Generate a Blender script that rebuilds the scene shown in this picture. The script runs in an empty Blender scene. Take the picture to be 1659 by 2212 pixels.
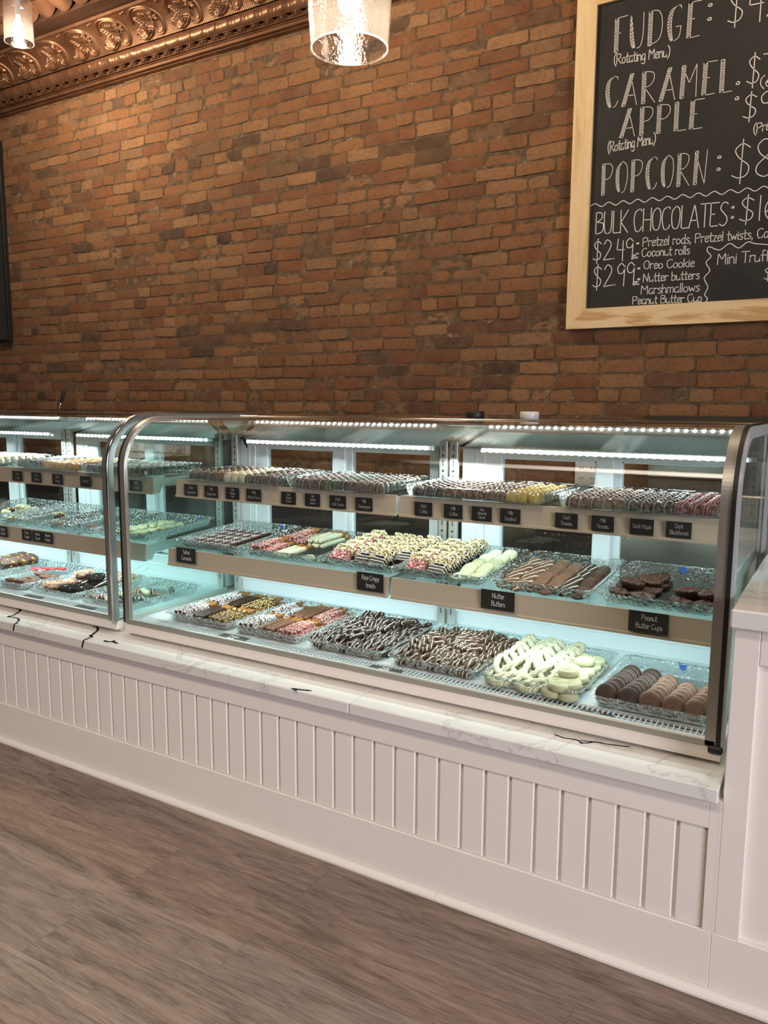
import bpy, math, random
import numpy as np
from mathutils import Vector, Matrix, Euler
random.seed(7); np.random.seed(7)
PI = math.pi
S = bpy.context.scene
COL = S.collection

# ------------------------------------------------------------------ camera
cam_d = bpy.data.cameras.new('camera'); cam = bpy.data.objects.new('camera', cam_d); COL.objects.link(cam)
cam_d.sensor_fit = 'HORIZONTAL'; cam_d.sensor_width = 36.0; cam_d.lens = 36.0*1700/1659
cam_d.clip_start = .05; cam_d.clip_end = 60
AX = ((0.85798138, 0.07415208, -0.50830052), (0.51365104, -0.11319795, 0.85049917), (0.0055277, -0.99080154, -0.13521002))
cam.matrix_world = Matrix(((AX[0][0], -AX[0][1], -AX[0][2], 0), (AX[1][0], -AX[1][1], -AX[1][2], 0),
                           (AX[2][0], -AX[2][1], -AX[2][2], 1.34), (0, 0, 0, 1)))
S.camera = cam
# ------------------------------------------------------------------ view, world, large lights
S.view_settings.view_transform = 'Standard'; S.view_settings.look = 'None'
S.view_settings.gamma = 1; S.view_settings.use_curve_mapping = False
S.view_settings.exposure = 0.55
try:
    S.cycles.transparent_max_bounces = 32; S.cycles.max_bounces = 10; S.cycles.glossy_bounces = 5
    S.cycles.diffuse_bounces = 4; S.cycles.sample_clamp_indirect = 6; S.cycles.caustics_reflective = False; S.cycles.caustics_refractive = False
except Exception: pass
W = bpy.data.worlds.new('world'); S.world = W; W.use_nodes = True
bg = W.node_tree.nodes['Background']; bg.inputs[0].default_value = (1.0, .86, .74, 1); bg.inputs[1].default_value = .025

def area(name, loc, aim, sx, sy, power, col):
    l = bpy.data.lights.new(name, 'AREA'); l.shape = 'RECTANGLE'; l.size = sx; l.size_y = sy; l.energy = power; l.color = col
    o = bpy.data.objects.new(name, l); COL.objects.link(o); o.location = loc
    o.rotation_euler = (Vector(aim)-Vector(loc)).to_track_quat('-Z', 'Y').to_euler(); return o
def point(name, loc, power, col, r=.04):
    l = bpy.data.lights.new(name, 'POINT'); l.energy = power; l.color = col; l.shadow_soft_size = r
    o = bpy.data.objects.new(name, l); COL.objects.link(o); o.location = loc; return o
WARM = (1.0, .79, .57)
o = area('shop_window_daylight', (4.6, -1.3, 1.7), (-1.2, 1.8, .35), 2.6, 2.0, 34, (.97, .94, 1.0)); o.data.spread = math.radians(70)
o = area('shop_ceiling_light', (-1.8, -.6, 3.6), (-1.8, .9, 0), 4.8, .5, 19, (1.0, .85, .70)); o.data.spread = math.radians(72)
LED = (.80, .985, 1.0)
for nm, x0, x1 in (('led_glow_right_case_left', -2.06, -1.26), ('led_glow_right_case_right', -1.2, -.33),
                   ('led_glow_left_case_right', -3.2, -2.3), ('led_glow_left_case_left', -4.1, -3.25)):
    area(nm, ((x0+x1)/2, 2.425, 1.187), ((x0+x1)/2, 2.08, .70), abs(x1-x0), .012, 21, LED)
for x0, x1 in ((-2.15, -1.24), (-1.21, -.26), (-4.2, -3.28), (-3.24, -2.3)):     # strips under the front edge of each shelf
    area('led_glow_under_middle_shelf', ((x0+x1)/2, 2.095, .752), ((x0+x1)/2, 2.16, .50), x1-x0, .008, 2.25, LED)
    area('led_glow_under_top_shelf', ((x0+x1)/2, 2.145, 1.004), ((x0+x1)/2, 2.22, .75), x1-x0, .008, 1.5, LED)

# ------------------------------------------------------------------ helpers
def new_obj(name, me, parent=None):
    o = bpy.data.objects.new(name, me); COL.objects.link(o)
    if parent is not None: o.parent = parent
    return o
def tag(o, label=None, cat=None, group=None, kind=None):
    if label: o['label'] = label
    if cat: o['category'] = cat
    if group: o['group'] = group
    if kind: o['kind'] = kind
    return o
def empty(name, loc=(0, 0, 0), rz=0, parent=None):
    o = new_obj(name, None, parent); o.location = loc; o.rotation_euler = (0, 0, rz); o.empty_display_size = .02; return o
def place(proto, loc, rot=(0, 0, 0), label=None, cat=None, group=None, sc=1.0, name=None):
    c = proto.copy(); COL.objects.link(c); c.location = loc; c.rotation_euler = rot; c.scale = (sc, sc, sc) if not isinstance(sc, tuple) else sc
    if name: c.name = name
    tag(c, label, cat, group)
    for ch in proto.children:
        d = ch.copy(); COL.objects.link(d); d.parent = c
        for g in ch.children:
            e = g.copy(); COL.objects.link(e); e.parent = d
    return c
PROTOS = []
def proto(o): PROTOS.append(o); return o
def drop_protos():
    for p in PROTOS:
        for c in list(p.children):
            for g in list(c.children): bpy.data.objects.remove(g)
            bpy.data.objects.remove(c)
        bpy.data.objects.remove(p)

class MB:
    def __init__(s): s.v = []; s.f = []; s.sm = []; s.mi = []
    def add(s, v, f, smooth=False, mi=0):
        n = len(s.v); s.v += [tuple(p) for p in v]; s.f += [tuple(i+n for i in q) for q in f]
        s.sm += [smooth]*len(f); s.mi += [mi]*len(f); return s
    def box(s, x0, x1, y0, y1, z0, z1, b=0, mi=0):
        if b <= 0:
            v = [(x, y, z) for z in (z0, z1) for y in (y0, y1) for x in (x0, x1)]
            return s.add(v, [(0, 2, 3, 1), (4, 5, 7, 6), (0, 1, 5, 4), (2, 6, 7, 3), (0, 4, 6, 2), (1, 3, 7, 5)], mi=mi)
        b = min(b, (x1-x0)/2.01, (y1-y0)/2.01, (z1-z0)/2.01)
        X, Y, Z = (x0, x1), (y0, y1), (z0, z1); v = []; idx = {}
        for i in (0, 1):
            for j in (0, 1):
                for k in (0, 1):
                    sx, sy, sz = (1, -1)[i], (1, -1)[j], (1, -1)[k]
                    for a in range(3):
                        p = [X[i]+sx*b, Y[j]+sy*b, Z[k]+sz*b]; p[a] = (X[i], Y[j], Z[k])[a]
                        idx[i, j, k, a] = len(v); v.append(p)
        f = []
        def q(*l):
            c = [v[i] for i in l]; f.append(l)
        for i in (0, 1):
            q(*[idx[i, j, k, 0] for j, k in ((0, 0), (1, 0), (1, 1), (0, 1))][::(1 if i else -1)])
            q(*[idx[j, i, k, 1] for j, k in ((0, 0), (0, 1), (1, 1), (1, 0))][::(1 if i else -1)])
            q(*[idx[j, k, i, 2] for j, k in ((0, 0), (1, 0), (1, 1), (0, 1))][::(1 if i else -1)])
        for i in (0, 1):
            for j in (0, 1):
                q(idx[i, j, 0, 0], idx[i, j, 1, 0], idx[i, j, 1, 1], idx[i, j, 0, 1])
                q(idx[i, 0, j, 0], idx[i, 1, j, 0], idx[i, 1, j, 2], idx[i, 0, j, 2])
                q(idx[0, i, j, 1], idx[1, i, j, 1], idx[1, i, j, 2], idx[0, i, j, 2])
                for k in (0, 1): q(idx[i, j, k, 0], idx[i, j, k, 1], idx[i, j, k, 2])
        return s.add(v, f, mi=mi)
    def tube(s, pts, r, n=8, cap=True, closed=False, smooth=True, mi=0, up=None):
        pts = [Vector(p) for p in pts]; N = len(pts); rr = r if isinstance(r, (list, tuple)) else [r]*N
        v = []; prev = None
        for i, p in enumerate(pts):
            if closed: t = pts[(i+1) % N]-pts[i-1]
            else: t = pts[min(i+1, N-1)]-pts[max(i-1, 0)]
            t.normalize()
            if prev is None:
                a = Vector(up) if up else (Vector((0, 0, 1)) if abs(t.z) < .9 else Vector((1, 0, 0)))
            else: a = prev
            a = (a-t*a.dot(t)).normalized(); prev = a; b = t.cross(a)
            for k in range(n):
                an = 2*PI*k/n; v.append(p+(a*math.cos(an)+b*math.sin(an))*rr[i])
        f = []
        for i in range(N if closed else N-1):
            j = (i+1) % N
            for k in range(n): f.append((i*n+k, i*n+(k+1) % n, j*n+(k+1) % n, j*n+k))
        if cap and not closed:
            f.append(tuple(range(n))[::-1]); f.append(tuple((N-1)*n+k for k in range(n)))
        return s.add(v, f, smooth, mi)
    def lathe(s, prof, n=20, c=(0, 0, 0), smooth=True, mi=0, cap=True):
        v = []; f = []; M = len(prof)
        for r, z in prof:
            for k in range(n):
                a = 2*PI*k/n; v.append((c[0]+r*math.cos(a), c[1]+r*math.sin(a), c[2]+z))
        for i in range(M-1):
            for k in range(n): f.append((i*n+k, i*n+(k+1) % n, (i+1)*n+(k+1) % n, (i+1)*n+k))
        if cap:
            if prof[0][0] > 1e-6: f.append(tuple(range(n))[::-1])
            if prof[-1][0] > 1e-6: f.append(tuple((M-1)*n+k for k in range(n)))
        return s.add(v, f, smooth, mi)
    def prism(s, prof, x0, x1, smooth=False, mi=0):   # profile in (y,z), extruded along x
        n = len(prof); v = [(x0, y, z) for y, z in prof]+[(x1, y, z) for y, z in prof]
        f = [(i, (i+1) % n, n+(i+1) % n, n+i) for i in range(n)]+[tuple(range(n))[::-1], tuple(range(n, 2*n))]
        return s.add(v, f, smooth, mi)
    def sheet(s, outer, inner, x0, x1, mi=0):        # ribbon of thickness between two yz-polylines, extruded along x
        return s.prism(list(outer)+list(inner)[::-1], x0, x1, mi=mi)
    def ell(s, c, r, nu=10, nv=6, jit=0, smooth=True, mi=0, rnd=random):
        v = []; f = []
        for j in range(nv+1):
            t = PI*j/nv
            for i in range(nu):
                a = 2*PI*i/nu; m = 1+rnd.uniform(-jit, jit) if jit else 1
                v.append((c[0]+r[0]*math.sin(t)*math.cos(a)*m, c[1]+r[1]*math.sin(t)*math.sin(a)*m, c[2]-r[2]*math.cos(t)*m))
        for j in range(nv):
            for i in range(nu): f.append((j*nu+i, j*nu+(i+1) % nu, (j+1)*nu+(i+1) % nu, (j+1)*nu+i))
        return s.add(v, f, smooth, mi)
    def build(s, name, mat, parent=None, fix=False, weld=False):
        me = bpy.data.meshes.new(name); me.from_pydata(s.v, [], s.f)
        for m in (mat if isinstance(mat, (list, tuple)) else [mat]): me.materials.append(m)
        me.polygons.foreach_set('use_smooth', s.sm); me.polygons.foreach_set('material_index', s.mi)
        me.validate(); me.update()
        if fix:
            import bmesh
            bm = bmesh.new(); bm.from_mesh(me)
            if weld: bmesh.ops.remove_doubles(bm, verts=bm.verts, dist=1e-5)
            bmesh.ops.recalc_face_normals(bm, faces=bm.faces); bm.to_mesh(me); bm.free()
        return new_obj(name, me, parent)

# ------------------------------------------------------------------ materials
class NT:
    def __init__(s, name):
        s.m = bpy.data.materials.new(name); s.m.use_nodes = True; s.t = s.m.node_tree
        s.b = s.t.nodes['Principled BSDF']; s.out = s.t.nodes['Material Output']
    def n(s, typ, **kw):
        nd = s.t.nodes.new('ShaderNode'+typ)
        for k, v in kw.items():
            if k.startswith('i_'): nd.inputs[k[2:].replace('_', ' ')].default_value = v
            elif k.startswith('p'): setattr(nd, k[1:], v)
        return nd
    def l(s, a, b): s.t.links.new(a, b)
    def set(s, col=None, rough=None, metal=None, **kw):
        if col: s.b.inputs['Base Color'].default_value = (*col, 1)
        if rough is not None: s.b.inputs['Roughness'].default_value = rough
        if metal is not None: s.b.inputs['Metallic'].default_value = metal
        for k, v in kw.items(): s.b.inputs[k.replace('_', ' ')].default_value = v
        return s
    def coord(s, kind='Object', scale=(1, 1, 1), rot=(0, 0, 0)):
        tc = s.n('TexCoord'); mp = s.n('Mapping'); mp.inputs['Scale'].default_value = scale; mp.inputs['Rotation'].default_value = rot
        s.l(tc.outputs[kind], mp.inputs[0]); return mp.outputs[0]
    def noise(s, vec, scale, detail=4, rough=.55, dist=0):
        n = s.n('TexNoise'); n.inputs['Scale'].default_value = scale; n.inputs['Detail'].default_value = detail
        n.inputs['Roughness'].default_value = rough; n.inputs['Distortion'].default_value = dist
        if vec: s.l(vec, n.inputs['Vector'])
        return n.outputs['Fac']
    def ramp(s, fac, stops, interp='LINEAR'):
        r = s.n('ValToRGB'); r.color_ramp.interpolation = interp; e = r.color_ramp.elements
        while len(e) < len(stops): e.new(.5)
        for el, (p, c) in zip(e, stops): el.position = p; el.color = (*c, 1) if len(c) == 3 else c
        s.l(fac, r.inputs[0]); return r.outputs[0]
    def mix(s, fac, a, b, blend='MIX'):
        m = s.n('Mix'); m.data_type = 'RGBA'; m.blend_type = blend
        for sock, v in ((m.inputs[0], fac), (m.inputs[6], a), (m.inputs[7], b)):
            if isinstance(v, (int, float)): sock.default_value = v
            elif isinstance(v, tuple): sock.default_value = (*v, 1)
            else: s.l(v, sock)
        return m.outputs[2]
    def math(s, op, a, b=None):
        m = s.n('Math'); m.operation = op
        for i, v in enumerate((a, b)):
            if v is None: continue
            if isinstance(v, (int, float)): m.inputs[i].default_value = v
            else: s.l(v, m.inputs[i])
        return m.outputs[0]
    def bump(s, h, strength=.3, dist=.002):
        b = s.n('Bump'); b.inputs['Strength'].default_value = strength; b.inputs['Distance'].default_value = dist
        s.l(h, b.inputs['Height']); s.l(b.outputs[0], s.b.inputs['Normal']); return b.outputs[0]
    def base(s, c): s.l(c, s.b.inputs['Base Color']); return s

def plain(name, col, rough=.5, metal=0, nz=0, nscale=40, bump=0, bscale=200, **kw):
    t = NT(name); t.set(col, rough, metal, **kw)
    if nz:
        f = t.noise(t.coord(), nscale)
        t.base(t.mix(f, tuple(c*(1-nz) for c in col), tuple(min(1, c*(1+nz)) for c in col)))
    if bump: t.bump(t.noise(t.coord(), bscale), bump, .001)
    return t.m
M = {}
M['paint'] = plain('warm_white_paint', (.80, .75, .715), .42, nz=.02, nscale=3, bump=.05, bscale=300)
M['paint_edge'] = M['paint']
M['cream'] = plain('cream_powder_coat', (.74, .67, .62), .35)
M['cream2'] = plain('yellowish_trim', (.70, .60, .46), .4)
M['silver'] = plain('satin_aluminium', (.50, .49, .46), .33, .85)
M['silver_green'] = plain('grey_green_aluminium', (.30, .33, .32), .3, .6)
M['silver2'] = plain('brushed_nickel_frame', (.42, .40, .36), .38, .7)
M['chrome'] = plain('polished_steel', (.72, .72, .72), .14, 1)
M['steel'] = plain('stainless_steel', (.45, .42, .37), .22, 1)
M['enamel'] = plain('white_enamel', (.78, .84, .86), .3)
M['led_housing'] = plain('pale_blue_enamel', (.70, .84, .88), .3)
M['black'] = plain('black_rubber', (.008, .008, .008), .5)
M['dark_metal'] = plain('dark_metal', (.03, .03, .03), .4, .3)
M['rail'] = plain('beige_price_rail', (.56, .47, .36), .32, nz=.03)
M['card'] = plain('black_card', (.014, .013, .012), .55)
M['chalk'] = plain('chalk_marker', (.88, .86, .83), .8)
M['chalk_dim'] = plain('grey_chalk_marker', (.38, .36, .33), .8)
M['dark_wood'] = plain('dark_stained_wood', (.045, .028, .02), .4, nz=.3)
M['plastic_white'] = plain('white_plastic', (.75, .74, .72), .35)
M['blue_tape'] = plain('blue_painters_tape', (.03, .14, .62), .6)
M['ceiling_paint'] = plain('dark_brown_tin', (.075, .040, .026), .45, .3, nz=.2, nscale=6)

t = NT('copper_tin'); t.set((.42, .215, .115), .36, .6)
c = t.coord(); f = t.noise(c, 9, 5); t.base(t.ramp(f, [(.3, (.20, .098, .052)), (.7, (.32, .17, .098))])); t.bump(t.noise(c, 120), .08); M['copper'] = t.m

# bricks: colour per brick plus mottling
t = NT('old_red_brick'); t.set(rough=.9)
g = t.n('NewGeometry'); c = t.coord()
isl = t.n('Attribute'); isl.attribute_name = 'brick_tone'; isl = isl.outputs['Fac']
col = t.ramp(isl, [(0, (.044, .030, .022)), (.06, (.085, .046, .027)), (.11, (.18, .062, .026)), (.28, (.225, .082, .031)), (.50, (.265, .112, .043)), (.72, (.31, .143, .058)), (.88, (.36, .190, .086)), (1, (.17, .092, .046))])
n1 = t.noise(c, 11, 6, .65); n2 = t.noise(c, 60, 4, .7)
col = t.mix(t.ramp(n1, [(.35, (0, 0, 0)), (.75, (.65, .65, .65))]), col, (.29, .155, .070))
col = t.mix(t.ramp(n2, [(.50, (0, 0, 0)), (.75, (.7, .7, .7))]), col, (.095, .055, .034))
col = t.mix(t.ramp(t.noise(c, 5, 6, .7), [(.45, (0, 0, 0)), (.75, (.55, .55, .55))]), col, (.12, .07, .042))
col = t.mix(t.ramp(t.noise(c, 34, 5, .75), [(.66, (0, 0, 0)), (.74, (.6, .6, .6))]), col, (.33, .23, .14))
t.base(col)
h = t.math('ADD', t.noise(c, 45, 6, .7), t.math('MULTIPLY', t.noise(c, 180, 3), .5)); t.bump(h, .8, .006); M['brick'] = t.m
t = NT('lime_mortar'); t.set(rough=.95); c = t.coord()
t.base(t.ramp(t.noise(c, 25, 6, .7), [(.3, (.09, .052, .028)), (.56, (.20, .125, .066)), (.66, (.30, .205, .125)), (.71, (.62, .50, .37))]))
t.bump(t.noise(c, 110, 6, .75), 1, .008); M['mortar'] = t.m

# floor planks
t = NT('wood_look_plank_floor'); t.set(rough=.46)
tc = t.coord('Object')
br = t.n('TexBrick'); t.l(tc, br.inputs['Vector'])
br.offset = .37; br.offset_frequency = 2; br.squash = 1
for k, v in (('Scale', 1.0), ('Mortar Size', .0009), ('Mortar Smooth', .1), ('Brick Width', 1.22), ('Row Height', .178), ('Bias', 0)): br.inputs[k].default_value = v
br.inputs['Color1'].default_value = (0, 0, 0, 1); br.inputs['Color2'].default_value = (1, 1, 1, 1); br.inputs['Mortar'].default_value = (.5, .5, .5, 1)
sh = t.n('VectorMath'); sh.operation = 'MULTIPLY_ADD'
t.l(br.outputs['Color'], sh.inputs[0]); sh.inputs[1].default_value = (7.3, 3.1, 5.7); t.l(tc, sh.inputs[2])
mp = t.n('Mapping'); mp.inputs['Scale'].default_value = (1.4, 11, 1); t.l(sh.outputs[0], mp.inputs[0])
g1 = t.noise(mp.outputs[0], 1.7, 8, .66, 1.6)
mp2 = t.n('Mapping'); mp2.inputs['Scale'].default_value = (6, 90, 1); t.l(sh.outputs[0], mp2.inputs[0])
g2 = t.noise(mp2.outputs[0], 2.5, 5, .7, .4)
mp3 = t.n('Mapping'); mp3.inputs['Scale'].default_value = (.9, 3.2, 1); t.l(sh.outputs[0], mp3.inputs[0])
vor = t.n('TexVoronoi'); vor.inputs['Scale'].default_value = 1.25; t.l(mp3.outputs[0], vor.inputs['Vector'])
col = t.ramp(g1, [(.28, (.048, .029, .022)), (.43, (.118, .080, .063)), (.56, (.185, .132, .106)), (.74, (.26, .195, .155))])
col = t.mix(t.ramp(g2, [(.42, (0, 0, 0)), (.7, (.5, .5, .5))]), col, (.34, .285, .23))
col = t.mix(t.ramp(g2, [(.25, (.55, .55, .55)), (.44, (0, 0, 0))]), col, (.055, .036, .028))
col = t.mix(t.ramp(vor.outputs['Distance'], [(.03, (1, 1, 1)), (.13, (0, 0, 0))]), col, (.022, .015, .012))
pt = t.ramp(br.outputs['Color'], [(0, (.86, .85, .86)), (1, (1.08, 1.06, 1.04))]); col = t.mix(1.0, col, pt, 'MULTIPLY')
col = t.mix(t.math('MULTIPLY', br.outputs['Fac'], .45), col, (.03, .02, .015))
t.base(col); t.bump(t.math('SUBTRACT', g2, t.math('MULTIPLY', br.outputs['Fac'], .3)), .14, .002); M['floor'] = t.m

t = NT('white_quartz'); t.set(rough=.1); c = t.coord()
vn = t.noise(c, 2.2, 8, .6, 1.2); v1 = t.math('ABSOLUTE', t.math('SUBTRACT', vn, .5))
col = t.mix(t.ramp(v1, [(0, (.6, .6, .6)), (.012, (0, 0, 0))]), (.74, .73, .71), (.40, .39, .38))
col = t.mix(t.ramp(t.noise(c, 4, 5), [(.4, (0, 0, 0)), (.8, (.4, .4, .4))]), col, (.60, .61, .61)); t.base(col); M['quartz'] = t.m
M['vein'] = plain('black_vein', (.012, .010, .009), .25)

t = NT('pine_wood'); t.set(rough=.45); c = t.coord('Object', (22, 22, 1.6)); 
n = t.noise(c, 1.5, 6, .6, .8)
t.base(t.ramp(n, [(.3, (.66, .43, .19)), (.42, (.84, .62, .33)), (.6, (.90, .70, .41)), (.7, (.80, .57, .28))])); M['pine'] = t.m
t = NT('pine_wood_flat'); t.set(rough=.45); c = t.coord('Object', (1.3, 20, 9))
n = t.noise(c, 1.2, 5, .55, 1.6)
t.base(t.ramp(n, [(.3, (.56, .33, .13)), (.40, (.66, .42, .18)), (.46, (.86, .64, .35)), (.62, (.90, .70, .42)), (.68, (.74, .50, .24))])); M['pine2'] = t.m
t = NT('chalkboard_slate'); t.set(rough=.62); t.base(t.ramp(t.noise(t.coord(), 5, 5, .6, .6), [(.35, (.012, .012, .012)), (.8, (.030, .029, .028))])); M['slate'] = t.m

def glassy(name, tint, spec=1.0, rough=0.0, bump=None, extra=0.0, milky=0.0):
    t = NT(name); t.t.nodes.remove(t.b)
    tr = t.n('BsdfTransparent'); tr.inputs[0].default_value = (*tint, 1)
    gl = t.n('BsdfGlossy'); gl.inputs['Roughness'].default_value = rough; gl.inputs['Color'].default_value = (spec, spec, spec, 1)
    fr = t.n('LayerWeight'); fr.inputs['Blend'].default_value = .5
    fac = t.math('ADD', t.math('MULTIPLY', t.math('POWER', fr.outputs['Facing'], 5.0), .96), .04)
    if bump:
        sc, st, di, vec = bump
        if vec == 'voronoi':
            v = t.n('TexVoronoi'); v.feature = 'F1'; v.inputs['Scale'].default_value = sc; t.l(t.coord('Object', (1, 1.6, 1)), v.inputs['Vector']); h = v.outputs['Distance']
        else: h = t.noise(t.coord(), sc, 2)
        b = t.n('Bump'); b.inputs['Strength'].default_value = st; b.inputs['Distance'].default_value = di; t.l(h, b.inputs['Height'])
        t.l(b.outputs[0], gl.inputs['Normal']); t.l(b.outputs[0], fr.inputs['Normal'])
    if extra: fac = t.math('MINIMUM', t.math('ADD', fac, extra), 1.0)
    mx = t.n('MixShader'); t.l(fac, mx.inputs[0]); t.l(tr.outputs[0], mx.inputs[1]); t.l(gl.outputs[0], mx.inputs[2])
    last = mx
    if milky:
        df = t.n('BsdfTranslucent'); df.inputs[0].default_value = (.9, .88, .86, 1); last = t.n('MixShader'); last.inputs[0].default_value = milky; t.l(mx.outputs[0], last.inputs[1]); t.l(df.outputs[0], last.inputs[2])
    t.l(last.outputs[0], t.out.inputs[0])
    return t.m
M['glass'] = glassy('clear_glass', (.985, .995, .99))
M['glass_green'] = glassy('greenish_glass', (.935, .99, .978))
M['glass_shelf'] = glassy('shelf_glass', (.88, .97, .95))
M['crystal'] = glassy('cut_crystal_plastic', (.93, .96, .96), .98, .05, (85, 1.0, .012, 'voronoi'), .13)
M['rim_glass'] = glassy('pendant_rim_glass', (.97, .96, .95), 1, .05, None, .15, .12)
M['crystal_low'] = glassy('clear_tray_plastic', (.95, .97, .97), .95, .05, (60, .6, .004, 'voronoi'), .02)
M['seeded'] = glassy('seeded_glass', (.96, .94, .93), 1, .03, (110, .6, .003, 'noise'), .045, .010)
def emit(name, col, st):
    t = NT(name); t.t.nodes.remove(t.b); e = t.n('Emission'); e.inputs[0].default_value = (*col, 1); e.inputs[1].default_value = st; t.l(e.outputs[0], t.out.inputs[0]); return t.m
M['led'] = emit('led_chip_glow', (.9, 1, 1), 30)
M['bulb'] = emit('bulb_glow', (1, .90, .72), 16)

def choc(name, col, rough=.3, stripe=None, sscale=6, thr=.72, rotz=0, dist=2.5, kind='Object', axis='X', lump=.25, lsc=70, cvar=.12):
    t = NT(name); t.set(rough=rough+.10, Specular_IOR_Level=.28); c = t.coord(kind)
    f = t.noise(c, 60, 3); base = t.mix(f, tuple(x*(1-cvar) for x in col), tuple(min(1, x*(1+cvar)) for x in col))
    h = t.noise(c, lsc, 3)
    if stripe:
        w = t.n('TexWave'); w.bands_direction = axis; w.inputs['Scale'].default_value = sscale; w.inputs['Distortion'].default_value = dist
        w.inputs['Detail'].default_value = 1.5; w.inputs['Detail Scale'].default_value = 1.2
        t.l(t.coord(kind, rot=(0, 0, rotz)), w.inputs['Vector'])
        m = t.ramp(w.outputs['Fac'], [(thr, (0, 0, 0)), (min(.999, thr+.08), (1, 1, 1))])
        base = t.mix(m, base, stripe); h = t.math('ADD', t.math('MULTIPLY', h, .4), m)
    t.base(base); t.bump(h, lump, .0015); return t.m
WHITE_C = (.84, .77, .50)
M['dark'] = choc('dark_chocolate', (.036, .018, .011))
M['dark2'] = choc('deep_brown_chocolate', (.055, .026, .017))
M['milk'] = choc('milk_chocolate', (.135, .062, .033))
M['milk2'] = choc('pale_milk_chocolate', (.145, .074, .045))
M['white'] = choc('white_chocolate', (.46, .45, .28), .35, cvar=.05)
M['white_s'] = choc('white_chocolate_with_drizzle', (.42, .41, .26), .35, (.78, .76, .60), 45, .78, .5, cvar=.04)
M['dark_s'] = choc('dark_chocolate_with_white_drizzle', (.028, .016, .012), .3, (.72, .66, .54), 26, .90, .35, 2.4)
M['milk_s'] = choc('milk_chocolate_with_white_drizzle', (.12, .055, .03), .3, (.80, .74, .58), 24, .90, .6, 2.2)
M['pretzel'] = choc('baked_pretzel', (.30, .125, .03), .35, lump=.5)
M['gold_s'] = choc('caramel_pretzel_drizzle', (.060, .030, .018), .3, (.72, .66, .52), 25, .90, .3, 2.8)
M['nuts'] = choc('chopped_nuts', (.66, .50, .20), .7, cvar=.3)
M['coconut'] = choc('shredded_coconut', (.80, .79, .76), .8, cvar=.05)
M['rice'] = choc('puffed_rice', (.70, .58, .36), .6, cvar=.2, lump=.6, lsc=150)
M['salt'] = plain('salt_flakes', (.85, .83, .80), .5)
M['oreo_crumb'] = choc('cookie_crumbs', (.022, .018, .016), .8)
M['stick'] = plain('white_paper_stick', (.80, .74, .62), .6)
M['red_candy'] = plain('red_candy', (.55, .02, .02), .3)
M['sp_red'] = plain('red_sprinkle', (.60, .07, .09), .4); M['sp_pink'] = plain('pink_sprinkle', (.75, .38, .40), .4); M['sp_white'] = plain('white_sprinkle', (.82, .76, .62), .4)
M['sp_yellow'] = plain('yellow_sprinkle', (.80, .60, .15), .4); M['sp_blue'] = plain('blue_sprinkle', (.10, .22, .60), .4); M['sp_green'] = plain('green_sprinkle', (.12, .32, .12), .4)
SPR = [M['sp_red'], M['sp_pink'], M['sp_white'], M['sp_yellow']]
def truf(name, col, stripe=(.56, .50, .39), thr=.95, sc=.75): return choc(name, col, .28, stripe, sc*28, thr, .5, 1.2, 'Object', lump=.2, lsc=160)
M['t_dark'] = truf('dark_truffle_drizzled', (.030, .016, .012)); M['t_brown'] = truf('brown_truffle_drizzled', (.055, .028, .017))
M['t_milk'] = truf('milk_truffle_drizzled', (.115, .052, .027)); M['t_white'] = truf('ivory_truffle_drizzled', (.62, .56, .40), (.85, .82, .70))
M['t_yellow'] = truf('mustard_truffle_drizzled', (.45, .33, .06), (.72, .62, .25)); M['t_orange'] = truf('orange_truffle_drizzled', (.55, .30, .08), (.80, .62, .30))
M['t_green'] = truf('dark_truffle_green', (.03, .045, .022), (.35, .45, .25)); M['t_red'] = truf('dark_truffle_red', (.11, .022, .024), (.42, .18, .18), .72, 1.5)

# ------------------------------------------------------------------ stroke lettering
F = {}
def G(ch, adv, *st): F[ch] = (adv, [(s[0], [tuple(float(q) for q in p.split(',')) for p in s[2:].split()]) for s in st])
# first letter: l straight, c smooth curve, h straight stem (doubled in headings), k curved stem (doubled in headings)
G('A', .66, 'h 0,0 .30,1', 'l .30,1 .58,0', 'l .14,.32 .49,.32'); G('B', .55, 'h .02,0 .02,1', 'c .02,1 .38,.95 .40,.72 .05,.55', 'c .05,.55 .48,.48 .46,.12 .02,0')
G('C', .58, 'k .34,1 .08,.85 .02,.45 .14,.05 .30,0', 'c .34,1 .45,.97 .47,.9', 'c .30,0 .42,.06 .50,.2'); G('D', .62, 'h .02,0 .02,1', 'c .02,1 .38,.95 .52,.6 .42,.15 .02,0')
G('E', .55, 'h .02,0 .04,1', 'l .04,1 .50,1', 'l .03,.52 .26,.52', 'l .02,0 .46,.02'); G('F', .52, 'h .02,0 .02,1', 'l .02,1 .48,1.02', 'l .02,.55 .24,.55')
G('G', .62, 'k .38,1 .10,.86 .02,.45 .12,.05 .26,0', 'c .38,1 .46,.98 .49,.9', 'c .26,0 .44,.1 .50,.4', 'l .50,.4 .32,.4'); G('H', .58, 'h .02,0 .02,1', 'l .5,0 .5,1', 'l .02,.5 .5,.5')
G('I', .14, 'h .05,0 .05,1'); G('K', .56, 'h .02,0 .02,1', 'l .48,1 .04,.48', 'l .04,.48 .48,0'); G('L', .48, 'h .02,0 .02,1', 'l .02,0 .44,.02')
G('M', .70, 'h .02,0 .06,1', 'l .06,1 .34,.45', 'l .34,.45 .58,1', 'l .58,1 .60,0'); G('N', .62, 'h .02,0 .04,1', 'l .04,1 .46,0', 'l .46,0 .52,1')
G('O', .60, 'k .28,1 .06,.8 .02,.45 .10,.1 .26,0', 'c .28,1 .48,.85 .52,.45 .42,.08 .26,0'); G('P', .56, 'h .02,0 .02,1', 'c .02,1 .40,.95 .48,.75 .34,.52 .02,.48')
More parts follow.
